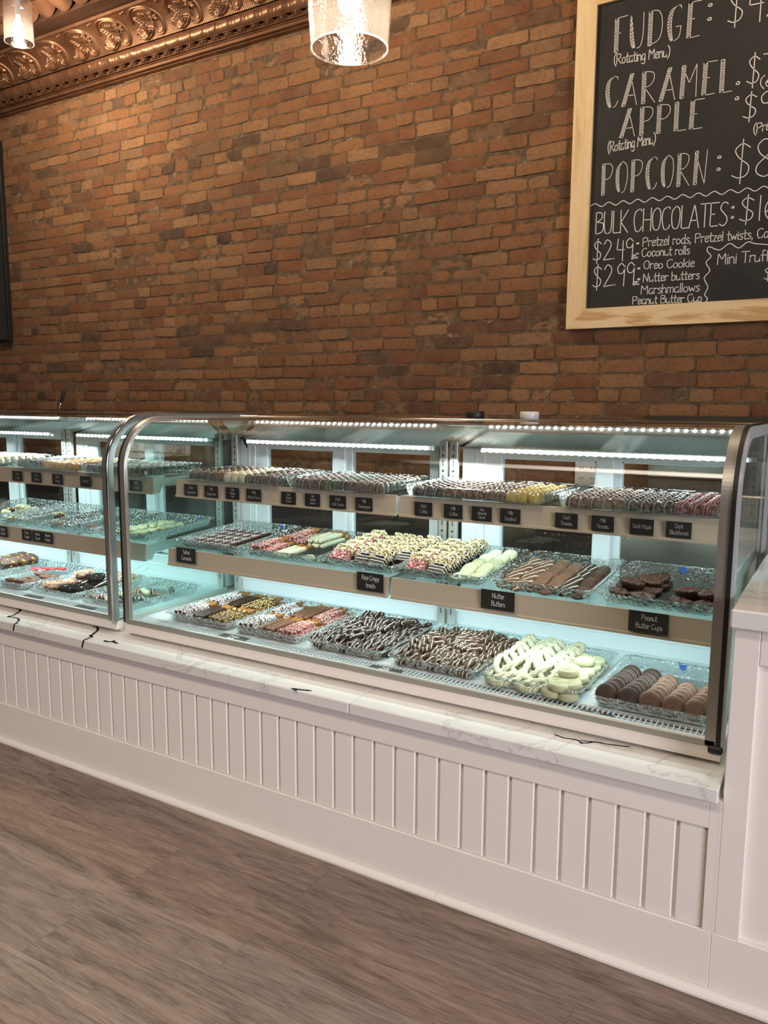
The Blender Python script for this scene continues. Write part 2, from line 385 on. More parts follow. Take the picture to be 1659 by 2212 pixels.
G('R', .60, 'h .02,0 .02,1', 'c .02,1 .40,.95 .46,.75 .32,.55 .02,.5', 'l .12,.5 .52,0'); G('S', .52, 'c .46,.92 .30,1 .12,.92 .06,.72 .24,.54 .42,.36 .42,.14 .22,0 .02,.08')
G('T', .56, 'h .26,0 .26,1', 'l 0,1 .54,1'); G('U', .60, 'k .02,1 .02,.4 .10,.06 .24,0', 'c .24,0 .42,.06 .50,.4 .50,1'); G('W', .8, 'l 0,1 .18,0', 'l .18,0 .36,.7', 'l .36,.7 .54,0', 'l .54,0 .72,1')
G('a', .46, 'c .36,.55 .18,.62 .04,.40 .06,.08 .20,0 .34,.18 .36,.5', 'l .36,.6 .38,0'); G('b', .44, 'l .03,1 .03,0', 'c .03,.42 .2,.6 .36,.42 .32,.08 .16,0 .03,.1')
G('c', .40, 'c .34,.55 .18,.62 .04,.4 .08,.06 .2,0 .34,.1'); G('d', .46, 'c .36,.5 .18,.6 .04,.38 .08,.04 .2,0 .36,.2', 'l .37,1 .37,0'); G('e', .42, 'c .04,.33 .34,.38 .32,.58 .16,.62 .04,.36 .1,.04 .2,0 .36,.12')
G('f', .32, 'c .30,.92 .2,1 .12,.85 .12,0', 'l 0,.55 .26,.55'); G('g', .46, 'c .36,.55 .18,.62 .04,.40 .08,.08 .2,.06 .36,.25', 'c .37,.6 .37,-.1 .3,-.32 .14,-.34 .04,-.24'); G('h', .44, 'l .03,1 .03,0', 'c .03,.4 .2,.62 .34,.45 .35,0')
G('i', .16, 'l .06,.6 .06,0', 'l .06,.78 .07,.80'); G('k', .42, 'l .03,1 .03,0', 'l .33,.6 .04,.28', 'l .1,.33 .36,0'); G('l', .16, 'l .06,1 .06,0')
G('m', .64, 'l .03,.6 .03,0', 'c .03,.42 .17,.62 .28,.48 .29,0', 'c .29,.42 .42,.62 .54,.48 .55,0'); G('n', .44, 'l .03,.6 .03,0', 'c .03,.4 .2,.62 .34,.45 .35,0'); G('o', .46, 'c .2,.6 .04,.42 .06,.1 .2,0 .36,.14 .36,.44 .2,.6')
G('p', .44, 'l .03,.6 .03,-.35', 'c .03,.42 .2,.62 .36,.42 .32,.08 .16,0 .03,.1'); G('r', .34, 'l .03,.6 .03,0', 'c .03,.38 .14,.6 .30,.56'); G('s', .38, 'c .32,.54 .16,.62 .06,.48 .18,.34 .32,.2 .24,.02 .03,.04')
G('t', .34, 'c .14,.95 .13,.1 .2,0 .30,.04', 'l 0,.62 .3,.66'); G('u', .46, 'c .03,.6 .05,.1 .18,0 .34,.15 .36,.6', 'l .36,.6 .38,0'); G('w', .58, 'l 0,.6 .13,0', 'l .13,0 .26,.5', 'l .26,.5 .39,0', 'l .39,0 .52,.6'); G('z', .40, 'l .03,.6 .34,.6', 'l .34,.6 .02,0', 'l .02,0 .36,0')
G('y', .44, 'l .03,.6 .18,.08', 'c .36,.6 .2,.05 .04,-.32'); G('v', .42, 'l .02,.6 .18,0', 'l .18,0 .36,.6')
G('0', .5, 'c .22,1 .04,.7 .04,.3 .2,0 .4,.3 .4,.7 .22,1'); G('1', .22, 'l .08,1 .08,0'); G('2', .58, 'c .05,.8 .2,1 .42,.86 .40,.58 .02,0', 'l .02,0 .52,.04'); G('4', .56, 'l .12,1 .06,.46', 'l .06,.46 .48,.46', 'l .40,.9 .40,-.1')
G('6', .54, 'c .4,1 .1,.7 .04,.3 .2,0 .42,.1 .42,.36 .24,.5 .06,.3'); G('7', .5, 'l 0,1 .46,1', 'l .46,1 .2,0'); G('8', .58, 'c .40,.94 .22,1.02 .06,.85 .14,.62 .38,.42 .46,.18 .28,0 .06,.12 .08,.34 .34,.6 .44,.82 .40,.94'); G('9', .52, 'c .40,.86 .22,1 .04,.82 .1,.56 .32,.56 .42,.8', 'l .42,.86 .38,-.05')
G('$', .60, 'c .46,.84 .26,.96 .08,.80 .18,.58 .44,.34 .40,.10 .2,.02 .02,.10', 'l .27,1.08 .24,-.14'); G(':', .2, 'c .05,.18 .1,.18 .1,.1 .05,.1 .05,.18', 'c .05,.72 .1,.72 .1,.64 .05,.64 .05,.72'); G('.', .16, 'l .05,.02 .06,.06')
G(',', .18, 'l .08,.06 .03,-.16'); G('(', .3, 'c .24,1.1 .05,.75 .05,.2 .24,-.2'); G(')', .3, 'c .03,1.1 .22,.75 .22,.2 .03,-.2'); G(' ', .3); G('&', .5, 'c .4,0 .1,.7 .2,1 .34,.8 .05,.3 .2,0 .42,.4')
def smooth(p, n=5):
    if len(p) < 3: return p
    o = []
    q = [p[0]]+list(p)+[p[-1]]
    for i in range(1, len(q)-2):
        for j in range(n):
            t = j/n; a, b, c, d = q[i-1], q[i], q[i+1], q[i+2]
            o.append(tuple(.5*((2*b[k])+(-a[k]+c[k])*t+(2*a[k]-5*b[k]+4*c[k]-d[k])*t*t+(-a[k]+3*b[k]-3*c[k]+d[k])*t**3) for k in (0, 1)))
    o.append(p[-1]); return o
def text_strokes(s, heavy=False):
    out = []; x = 0
    for ch in s:
        adv, st = F.get(ch, F[' '])
        for k, p in st:
            p = smooth(p) if k in 'ck' else p
            if heavy and k in 'hk':
                w = .13; q = []; d = []
                N = 14; pp = p if k == 'k' else [(p[0][0]+(p[1][0]-p[0][0])*i/N, p[0][1]+(p[1][1]-p[0][1])*i/N) for i in range(N+1)]
                for i, a in enumerate(pp):
                    tt = i/(len(pp)-1); ww = w*(math.sin(PI*tt)**.7 if k == 'k' else 1)
                    q.append((x+a[0], a[1])); d.append((x+a[0]+ww, a[1]))
                out.append(q); out.append(d)
                if k == 'h': out += [[q[0], d[0]], [q[-1], d[-1]]]
                for i in range(0, len(pp)-2, 1): out.append([q[i], d[min(i+2, len(pp)-1)]])
            else: out.append([(x+(.08 if heavy and k == 'l' and a == p[0] and False else 0)+a[0], a[1]) for a in p])
        x += adv*(1.12 if heavy else 1)
    return out, max(x-.08, .1)
def ribbon(mb, pl, w, T, mi=0):
    """flat pen stroke; T maps (u,v) of the board to a point"""
    pl = [p for i, p in enumerate(pl) if i == 0 or (abs(p[0]-pl[i-1][0])+abs(p[1]-pl[i-1][1])) > 1e-6]
    if len(pl) < 2: return
    v = []; n = len(pl)
    for i, p in enumerate(pl):
        a = pl[max(i-1, 0)]; b = pl[min(i+1, n-1)]; dx, dy = b[0]-a[0], b[1]-a[1]; L = math.hypot(dx, dy) or 1
        ex = -(dx/L)*w/2 if i == 0 else ((dx/L)*w/2 if i == n-1 else 0); ey = -(dy/L)*w/2 if i == 0 else ((dy/L)*w/2 if i == n-1 else 0)
        nx, ny = -dy/L*w/2, dx/L*w/2
        v += [T(p[0]+ex+nx, p[1]+ey+ny), T(p[0]+ex-nx, p[1]+ey-ny)]
    mb.add(v, [(2*i, 2*i+1, 2*i+3, 2*i+2) for i in range(n-1)], mi=mi)
def write(mb, s, x0, z0, x1, z1, h, w, T, heavy=False):
    st, W_ = text_strokes(s, heavy); k = (x1-x0)/W_
    for p in st:
        ribbon(mb, [(x0+a*k, z0+(z1-z0)*(a/W_)+b*h) for a, b in p], w, T)

# ------------------------------------------------------------------ room shell
YW = 3.75
MB().box(-8, 5, -6, YW+.2, -.1, 0).build('floor', M['floor'])['kind'] = 'structure'
MB().box(-8, 5, -6, YW+.2, 3.78, 3.9).build('ceiling', M['ceiling_paint'])['kind'] = 'structure'
# back wall: irregular bricks standing proud of the mortar bed
tone = [0.0]*8; wb = MB(); wb.box(-8, 5, YW-.001, YW+.25, 0, 3.8, mi=1)
rn = random.Random(3); z = .62; row = 0
while z < 3.43:
    hgt = rn.uniform(.0535, .0600); head = (row % 7 == 4); x = -7.0+rn.uniform(0, .2)
    while x < 1.3:
        ln = rn.uniform(.088, .105) if (head or rn.random() < .13) else rn.uniform(.186, .214)
        d = rn.uniform(-.003, .003); tilt = rn.uniform(-.0016, .0016); sk = rn.uniform(-.0035, .0035); dz = rn.uniform(-.003, .003)
        nu, nv = (8, 5) if ln > .15 else (5, 5); vv = []
        for j in range(nv):
            for i in range(nu):
                u, w_ = i/(nu-1), j/(nv-1); edge = (i in (0, nu-1)) or (j in (0, nv-1)); cor = (i in (0, nu-1)) and (j in (0, nv-1))
                px = x+u*ln+rn.uniform(-.0025, .0025); pz = z+dz+w_*hgt+sk*(u-.5)*2+rn.uniform(-.0022, .0022)
                if cor: px += .003*(1 if i == 0 else -1); pz += .0025*(1 if j == 0 else -1)
                py = YW-.004-d-tilt*(w_-.5)+(.0010 if edge else rn.uniform(-.0009, .0009))+(.001 if cor else 0)
                vv.append((px, py, pz))
        fr = [(j*nu+i, j*nu+i+1, (j+1)*nu+i+1, (j+1)*nu+i) for j in range(nv-1) for i in range(nu-1)]
        ring = [i for i in range(nu)]+[j*nu+nu-1 for j in range(1, nv)]+[(nv-1)*nu+i for i in range(nu-2, -1, -1)]+[j*nu for j in range(nv-2, 0, -1)]
        b0 = len(vv); L = len(ring); vv += [vv[i] for i in ring]+[(vv[i][0], YW+.02, vv[i][2]) for i in ring]
        fr += [(b0+k, b0+L+k, b0+L+(k+1) % L, b0+(k+1) % L) for k in range(L)]
        wb.add(vv, fr, True, 0); tone += [rn.random()]*len(vv); x += ln+rn.uniform(.007, .013)
    z += hgt+rn.uniform(.008, .0125); row += 1
wo = wb.build('wall_back', [M['brick'], M['mortar']]); wo['kind'] = 'structure'
at = wo.data.attributes.new('brick_tone', 'FLOAT', 'POINT'); at.data.foreach_set('value', tone)

# pressed copper cornice: relief sheet with repeated palmettes
def tile(nx, nz, rep):
    gx, gz = np.meshgrid((np.arange(nx)+.5)/nx, np.linspace(0, 1, nz)); H = np.zeros_like(gx)
    def curve(pts, w, a):
        nonlocal H
        P = np.array(smooth(pts, 6)); D = np.full_like(gx, 9.)
        for off in (-1, 0, 1):
            for p, q in zip(P[:-1], P[1:]):
                p0 = p+np.array([off, 0]); d = (q-p); t_ = np.clip(((gx-p0[0])*d[0]+(gz-p0[1])*d[1]*.7)/(d[0]**2+.7*d[1]**2+1e-9), 0, 1)
                D = np.minimum(D, np.hypot(gx-p0[0]-t_*d[0], (gz-p0[1]-t_*d[1])*.85))
        H = np.maximum(H, a*np.exp(-(D/w)**2))
    for k in range(-4, 5):
        a_ = k*.26; curve([(.30+.03*math.sin(a_), .10), (.30+.17*math.sin(a_), .04+.36*math.cos(a_))], .011, 1.15)
    for s_ in (-1, 1): curve([(.30, .06), (.30+s_*.17, .14), (.30+s_*.22, .24), (.30+s_*.16, .28), (.30+s_*.13, .22)], .018, .8)
    curve([(.62, .40), (.60, .15), (.72, .08), (.84, .16), (.86, .45), (.74, .78), (.5, .92), (.30, .90), (.16, .72), (.10, .5)], .012, .75)
    curve([(.67, .40), (.66, .2), (.73, .14), (.80, .2), (.81, .45), (.70, .72), (.5, .84), (.34, .82), (.24, .68)], .010, .5)
    for k in range(6):
        a_ = k*PI/3; curve([(.70+.02*math.cos(a_), .56+.02*math.sin(a_)), (.70+.10*math.cos(a_), .56+.14*math.sin(a_))], .013, 1.2)
    for k in range(4): curve([(.2+.03*k, .62-.06*k), (.26+.03*k, .60-.06*k)], .02, .8)
    for k in range(3): curve([(.40+.05*k, .70-.02*k), (.42+.05*k, .52-.02*k)], .014, .6)
    for p in ((.1, .9), (.02, .88)): curve([p, (p[0]+.01, p[1])], .02, .6)
    return np.tile(H, (1, rep))
X0, PITCH, REP = -6.7, .2925, 20; NXT, NZ = 84, 64
H = tile(NXT, NZ, REP); TN = NXT*REP
co = MB(); A, Bq = np.array((3.665, 3.525)), np.array((3.50, 3.650))
v = []
for j in range(NZ):
    s_ = j/(NZ-1); base = A+(Bq-A)*s_; nrm = np.array((-.60, -.80)); bow = .03*math.sin(PI*s_)
    base = base-nrm*bow
    for i in range(TN):
        p = base+nrm*(.020*H[j, i]+.0012*math.sin(i*1.3)*math.sin(j*1.7)*(1-s_)); v.append((X0+PITCH*REP*i/TN+PITCH*.36, p[0], p[1]))
f = [(j*TN+i, j*TN+i+1, (j+1)*TN+i+1, (j+1)*TN+i) for j in range(NZ-1) for i in range(TN-1)]
co.add(v, f, True)
XE = X0+PITCH*REP
# egg and leaf band
NB, NJ = 16, 12; n = 9*REP//2*2; v = []; TB = REP*3*NB
for j in range(NJ):
    s_ = j/(NJ-1); a = PI*(.08+.84*s_)
    for i in range(TB):
        u = i/NB; h_ = .006*abs(math.sin(PI*u))**.5*math.sin(PI*s_)+.004*(1 if (u*2) % 1 < .25 else 0)*math.sin(PI*s_)
        r_ = .030+h_; v.append((X0+(XE-X0)*i/TB, 3.683-r_*math.sin(a), 3.485-(.040)*math.cos(a)))
co.add(v, [(j*TB+i, j*TB+i+1, (j+1)*TB+i+1, (j+1)*TB+i) for j in range(NJ-1) for i in range(TB-1)], True)
# ribbed dentils below the band
for k in range(int((XE-X0)/.0975)):
    x = X0+k*.0975
    for q in range(3): co.box(x, x+.058, 3.678-.004*q, 3.75, 3.425+.009*q, 3.430+.009*q, .0015)
    co.box(x+.026, x+.032, 3.672, 3.75, 3.426, 3.450)
co.box(X0, XE, 3.70, 3.76, 3.395, 3.447); co.box(X0, XE, 3.682, 3.76, 3.417, 3.423, .002); co.box(X0, XE, 3.690, 3.76, 3.407, 3.413, .002)
co.box(X0, XE, 3.692, 3.76, 3.386, 3.392, .002); co.box(X0, XE, 3.712, 3.76, 3.378, 3.385, .002)
co.box(X0, XE, 3.484, 3.51, 3.643, 3.662, .006); 
MB().box(X0, XE, 3.385, 3.76, 3.664, 3.78).build('trim_3', M['ceiling_paint'])['kind'] = 'structure'
o = co.build('trim_1', M['copper']); o['kind'] = 'structure'
sc_ = MB(); pit = .158                                       # scalloped frieze under the ceiling
for k in range(42):
    x = X0+k*pit
    v = []; f = []; nu, nvv = 11, 6
    for j in range(nvv):
        for i in range(nu):
            u = i/(nu-1)*2-1; s_ = j/(nvv-1); y = 3.36-.09*s_; zz = 3.682+.02*s_+(.030*(abs(u)**2.2))*(1-s_)-.0
            bulge = .018*math.sqrt(max(0, 1-u*u))*(1-s_)+.010*math.cos(u*4*PI)*(s_*(1-s_)*4)*.8
            v.append((x+(u+1)/2*pit, y+bulge*.4, zz-bulge))
    f = [(j*nu+i, j*nu+i+1, (j+1)*nu+i+1, (j+1)*nu+i) for j in range(nvv-1) for i in range(nu-1)]
    sc_.add(v, f, True)
sc_.box(X0, XE, 3.255, 3.275, 3.70, 3.735, .006); sc_.box(X0, XE, 3.26, 3.37, 3.72, 3.785)
sc_.build('trim_2', M['copper'])['kind'] = 'structure'

# ------------------------------------------------------------------ pendants
def pendant(loc, s, label, top=3.78, straight=False, power=30, glow=1.0):
    e = empty('pendant_lamp', (loc[0], loc[1], loc[2])); tag(e, label, 'lamp', 'clear glass pendant lamps')
    H_ = .27*s; r0 = .0955*s; r1 = r0*(1.0 if straight else 1.20)
    prof = [(r0, 0), (r0*1.012, .004), (r0+(r1-r0)*.5, H_*.5), (r1, H_*.96), (r1*.96, H_), (r0*.35, H_*1.03)]
    inner = [(max(r-.0035, .01), z+(.0 if i else .001)) for i, (r, z) in enumerate(prof)]
    MB().lathe(prof+inner[::-1]+[prof[0]], 40, cap=False).build('glass_shade', M['seeded'], e)
    MB().tube([(r0*.99*math.cos(a), r0*.99*math.sin(a), 0) for a in np.linspace(0, 2*PI, 40, endpoint=False)], .0024*s, 6, closed=True).build('shade_rim', M['rim_glass'], e)
    b = MB(); zb = .075*s; rb = .030*s
    b.lathe([(0, zb), (rb*.6, zb+rb*.25), (rb, zb+rb), (rb*.85, zb+rb*1.7), (rb*.42, zb+rb*2.9), (rb*.4, zb+rb*3.4)], 20); b.build('bulb', M['bulb'], e)
    MB().lathe([(.021*s, zb+rb*3.35), (.021*s, H_*.98), (.045*s, H_*1.0), (.045*s, H_*1.12), (.008*s, H_*1.16)], 20).build('socket', M['dark_metal'], e)
    MB().tube([(0, 0, H_*1.14), (0, 0, top-loc[2]-.012)], .004, 8).build('stem', M['dark_metal'], e)
    MB().lathe([(.05, top-loc[2]-.02), (.06, top-loc[2])], 24).build('ceiling_canopy', M['dark_metal'], e)
    l = point('pendant_bulb_light', (loc[0], loc[1], loc[2]+zb-.03*s), power, WARM, .03); return e
pendant((-1.153, 1.75, 2.216), 1.0, 'clear seeded glass pendant lamp hanging in front of the brick wall above the display case', power=16)
pendant((-4.36, 3.12, 3.42), .84, 'small bright glass pendant lamp beside the copper ceiling frieze in the upper corner', straight=True, power=16)
for i, (x, y, zz, p) in enumerate(((-4.2, 2.6, 3.4, 44), (-2.25, 2.6, 3.4, 38), (-.15, 2.6, 3.4, 22))): point('wall_fill_point', (x, y, zz), p, WARM, .05)  # added points without lamp bodies, placed to make the wall's light fall off downwards

# ------------------------------------------------------------------ framed boards on the wall
YB = 3.715
def T_board(u, v): return (u, YB-.0012, v)
cb = empty('chalkboard_menu', (-.58, YB, 1.697)); tag(cb, 'large pine framed chalkboard price menu on the brick wall', 'menu board')
def part(mb, name, mat, parent, **k):
    o = mb.build(name, mat, parent, **k); o.matrix_parent_inverse = Matrix.Translation(parent.location).inverted() if parent.type == 'EMPTY' else Matrix(); return o
bx0, bx1, bz0, bz1, fw = -1.217, .06, 1.697, 3.188, .090
part(MB().box(bx0+.05, bx1-.05, YB, YB+.018, bz0+.05, bz1-.05), 'slate_panel', M['slate'], cb)
def mitre(a, b, c_, d_, mat, nm):
    y0, y1 = YB-.016, YB+.022
    pts = [a, b, c_, d_]; v = [(p[0], y0, p[1]) for p in pts]+[(p[0], y1, p[1]) for p in pts]
    part(MB().add(v, [(0, 1, 2, 3), (7, 6, 5, 4), (0, 4, 5, 1), (1, 5, 6, 2), (2, 6, 7, 3), (3, 7, 4, 0)]), nm, mat, cb, fix=True)
mitre((bx0, bz0), (bx0, bz1), (bx0+fw, bz1-fw), (bx0+fw, bz0+fw), M['pine'], 'frame_rail')
mitre((bx1, bz0), (bx1-fw, bz0+fw), (bx1-fw, bz1-fw), (bx1, bz1), M['pine'], 'frame_rail')
mitre((bx0, bz0), (bx0+fw, bz0+fw), (bx1-fw, bz0+fw), (bx1, bz0), M['pine2'], 'frame_rail')
mitre((bx0, bz1), (bx1, bz1), (bx1-fw, bz1-fw), (bx0+fw, bz1-fw), M['pine2'], 'frame_rail')
TXT = [('FUDGE', -1.049, 2.888, -0.683, 2.879, 0.140, 2), (':', -0.672, 2.926, -0.645, 2.923, 0.10, 1), ('$4.', -0.585, 2.902, -0.432, 2.896, 0.123, 1),
('(Rotating Menu)', -1.046, 2.839, -0.809, 2.824, 0.041, 0), ('CARAMEL', -1.078, 2.659, -0.549, 2.634, 0.131, 2), (':', -0.545, 2.590, -0.520, 2.588, 0.11, 1),
('$7', -0.497, 2.652, -0.396, 2.642, 0.110, 1), ('(c', -0.445, 2.632, -0.405, 2.629, 0.039, 0), ('APPLE', -1.008, 2.524, -0.652, 2.508, 0.118, 2), ('$9', -0.503, 2.518, -0.393, 2.514, 0.095, 1),
('(Pre', -0.458, 2.453, -0.399, 2.461, 0.037, 0), ('(Rotating Menu)', -1.057, 2.471, -0.851, 2.477, 0.043, 0), ('POPCORN', -1.080, 2.288, -0.623, 2.281, 0.136, 2), (':', -0.600, 2.321, -0.575, 2.319, 0.09, 1),
('$8', -0.533, 2.284, -0.372, 2.278, 0.144, 1), ('BULK CHOCOLATES', -1.098, 2.119, -0.539, 2.099, 0.096, 1), (':', -0.530, 2.121, -0.512, 2.119, 0.075, 1), ('$16', -0.492, 2.109, -0.345, 2.104, 0.098, 1),
('$2.49', -1.105, 2.003, -0.923, 1.998, 0.088, 1), ('ea', -0.926, 1.996, -0.903, 1.997, 0.028, 0), ('Pretzel rods, Pretzel twists, Ca', -0.883, 2.045, -0.376, 2.034, 0.038, 0),
('Coconut rolls', -0.885, 2.001, -0.683, 1.995, 0.036, 0), ('$2.99', -1.102, 1.882, -0.912, 1.886, 0.095, 1), ('ea', -0.914, 1.880, -0.891, 1.882, 0.025, 0),
('Oreo Cookie', -0.874, 1.947, -0.661, 1.940, 0.036, 0), ('Nutter butters', -0.874, 1.891, -0.637, 1.887, 0.036, 0), ('Marshmallows', -0.881, 1.838, -0.634, 1.835, 0.038, 0),
('Peanut Butter Cup', -0.916, 1.796, -0.622, 1.790, 0.034, 0), ('Mini Truff', -0.567, 1.941, -0.367, 1.940, 0.045, 0), ('$', -0.382, 1.866, -0.350, 1.864, 0.047, 0)]
tx = MB()
for s_, x0, z0, x1, z1, h_, k in TXT: write(tx, s_, x0, z0, x1, z1, h_, (.0032, .0038, .0026)[k], T_board, k == 2)
for bx, bz in ((-.905, 2.061), (-.905, 2.016), (-.895, 1.952), (-.893, 1.905)): ribbon(tx, [(bx-.003, bz), (bx+.003, bz)], .007, T_board)
wv = [(-1.122+i*.733/90, 2.248-.016*i/90+.008*math.sin(i/90*2*PI*11.5)) for i in range(91)]; ribbon(tx, wv, .0036, T_board)
br_ = [(-.374, 2.005), (-.423, 2.014), (-.453, 2.023), (-.486, 2.002), (-.522, 2.024), (-.561, 2.001), (-.603, 2.018), (-.610, 2.001), (-.593, 1.978), (-.612, 1.953), (-.595, 1.919), (-.616, 1.889), (-.599, 1.850), (-.610, 1.819), (-.598, 1.802), (-.605, 1.786)]
ribbon(tx, smooth(br_), .0036, T_board)
part(tx, 'chalk_lettering', M['chalk'], cb)
fb = empty('framed_board', (-6.0, YB, 1.79)); tag(fb, 'black framed board hanging at the left edge of the brick wall', 'board')
fx = -5.475
part(MB().box(-6.6, fx-.015, YB+.004, YB+.02, 1.81, 3.2), 'board_panel', plain('grey_black_panel', (.045, .042, .040), .35, nz=.3, nscale=4), fb)
for a in ((fx-.016, fx, 1.79, 3.22), (-6.62, -6.604, 1.79, 3.22)): part(MB().box(a[0], a[1], YB-.012, YB+.02, a[2], a[3], .003), 'frame_side', M['black'], fb)
for a in ((1.79, 1.806), (3.204, 3.22)): part(MB().box(-6.604, fx-.016, YB-.012, YB+.02, a[0], a[1], .003), 'frame_side', M['black'], fb)

# ------------------------------------------------------------------ counter base with beadboard
YF, ZQ = 1.791, .5106
CX0, CX1 = -4.6, -.2205
cbs = empty('counter_base', (-2.4, YF, 0)); tag(cbs, 'long white beadboard base cabinet running under both display cases', 'counter')
part(MB().box(-4.6, -.2, YF, 2.3, .018, .1575, .0015), 'bottom_rail', M['paint'], cbs)
part(MB().box(CX0, CX1, YF, 2.3, .4035, ZQ-.034, .0015), 'top_rail', M['paint'], cbs)
bb = MB(); pit = .06815; x = CX1-.001; k = 0
bb.box(CX0, CX1, YF+.0145, 2.2, .157, .404)
while x > CX0:
    bb.box(x-pit+.0068, x, YF+.0065, YF+.018, .1575, .404, .0030); x -= pit
part(bb, 'beadboard_panel', M['paint'], cbs)
part(MB().box(CX1, -.2, YF, 2.3, .157, ZQ-.034, .0008), 'end_stile', M['paint'], cbs)
sh_ = [(YF+.004, 0), (YF-.017, 0), (YF-.017, .006), (YF-.013, .0125), (YF-.006, .0165), (YF+.004, .018)]
m_ = MB()
for a, b in ((-4.6, -.893), (-.892, -.2)): part(MB().prism(sh_, a, b), 'shoe_moulding', M['paint'], cbs, fix=True)

# quartz ledge: two slabs, each with its own black veins
VE = [[(-2.875, 1.909), (-2.861, 1.909), (-2.833, 1.894), (-2.798, 1.844), (-2.794, 1.815), (-2.767, 1.82), (-2.724, 1.814), (-2.681, 1.774)],
      [(-2.393, 1.897), (-2.381, 1.9), (-2.348, 1.876), (-2.32, 1.834), (-2.311, 1.813), (-2.296, 1.809), (-2.287, 1.771)], [(-2.219, 1.8), (-2.203, 1.798), (-2.188, 1.805), (-2.182, 1.807), (-2.159, 1.803)], [(-2.19, 1.818), (-2.188, 1.805)],
      [(-1.368, 1.772), (-1.34, 1.778), (-1.314, 1.786)], [(-1.36, 1.772), (-1.352, 1.763)]]
VE2 = [[(-.601, 1.861), (-.578, 1.854), (-.559, 1.857), (-.543, 1.858), (-.529, 1.846)], [(-.529, 1.85), (-.517, 1.856), (-.502, 1.871), (-.474, 1.874), (-.451, 1.88), (-.436, 1.883), (-.424, 1.887)], [(-.535, 1.862), (-.49, 1.874)]]
def slab(x0, x1, lab, veins, wv):
    o = MB().box(x0, x1, 1.766, 2.30, ZQ-.034, ZQ, .003).build('quartz_ledge', M['quartz']); tag(o, lab, 'countertop', 'quartz ledge slabs')
    for p in veins:
        vm = MB(); q = smooth(p, 4); n_ = len(q)
        for i in range(n_-1):
            w1 = wv*(.25+.75*abs(math.sin(i*1.3+1))) ; ribbon(vm, [q[i], q[i+1]], w1, lambda u, v: (u, v, ZQ+.0004))
        e_ = q[-1]
        if e_[1] < 1.79 and len(p) > 5:
            vm.add([(e_[0]-.004, 1.7655, ZQ-.001), (e_[0]+.004, 1.7655, ZQ-.001), (e_[0]-.006, 1.7655, ZQ-.030), (e_[0]-.014, 1.7655, ZQ-.028)], [(0, 3, 2, 1)])
            ribbon(vm, [(e_[0], e_[1]), (e_[0], 1.767)], wv*.7, lambda u, v: (u, v, ZQ+.0004))
        vm.build('black_vein', M['vein'], o)
slab(-4.62, -1.1690, 'white quartz ledge slab with jagged black veins in front of the left case', VE, .011)
slab(-1.1675, -.2015, 'white quartz ledge slab right of the seam below the oreo tray', VE2, .006)

# taller service counter at the right
sv = empty('service_counter', (.35, YF, 0)); tag(sv, 'taller white panelled service counter with quartz top at right edge', 'counter')
sx0, sx1 = -.197, .9
part(MB().box(sx0+.012, sx1, YF+.014, 3.0, .157, .872, .001), 'cabinet_body', M['paint'], sv)
part(MB().box(sx0+.003, -.142, YF, YF+.02, .157, .872, .002), 'face_stile', M['paint'], sv)
part(MB().box(-.142, .8, YF, YF+.02, .795, .872, .002), 'face_rail', M['paint'], sv)
part(MB().box(-.1999, -.1935, YF, YF+.02, .157, ZQ-.036), 'scribe_strip', M['paint'], sv)
part(MB().box(-.2, sx1, YF, 3.0, .018, .1575, .0015), 'bottom_rail', M['paint'], sv)
part(MB().prism(sh_, -.2, sx1), 'shoe_moulding', M['paint'], sv, fix=True)
part(MB().box(.35, .43, YF, YF+.02, .158, .795, .002), 'face_stile', M['paint'], sv)
part(MB().box(sx0-.004, sx1, YF-.024, 3.02, .874, .916, .004), 'quartz_top', M['quartz'], sv)

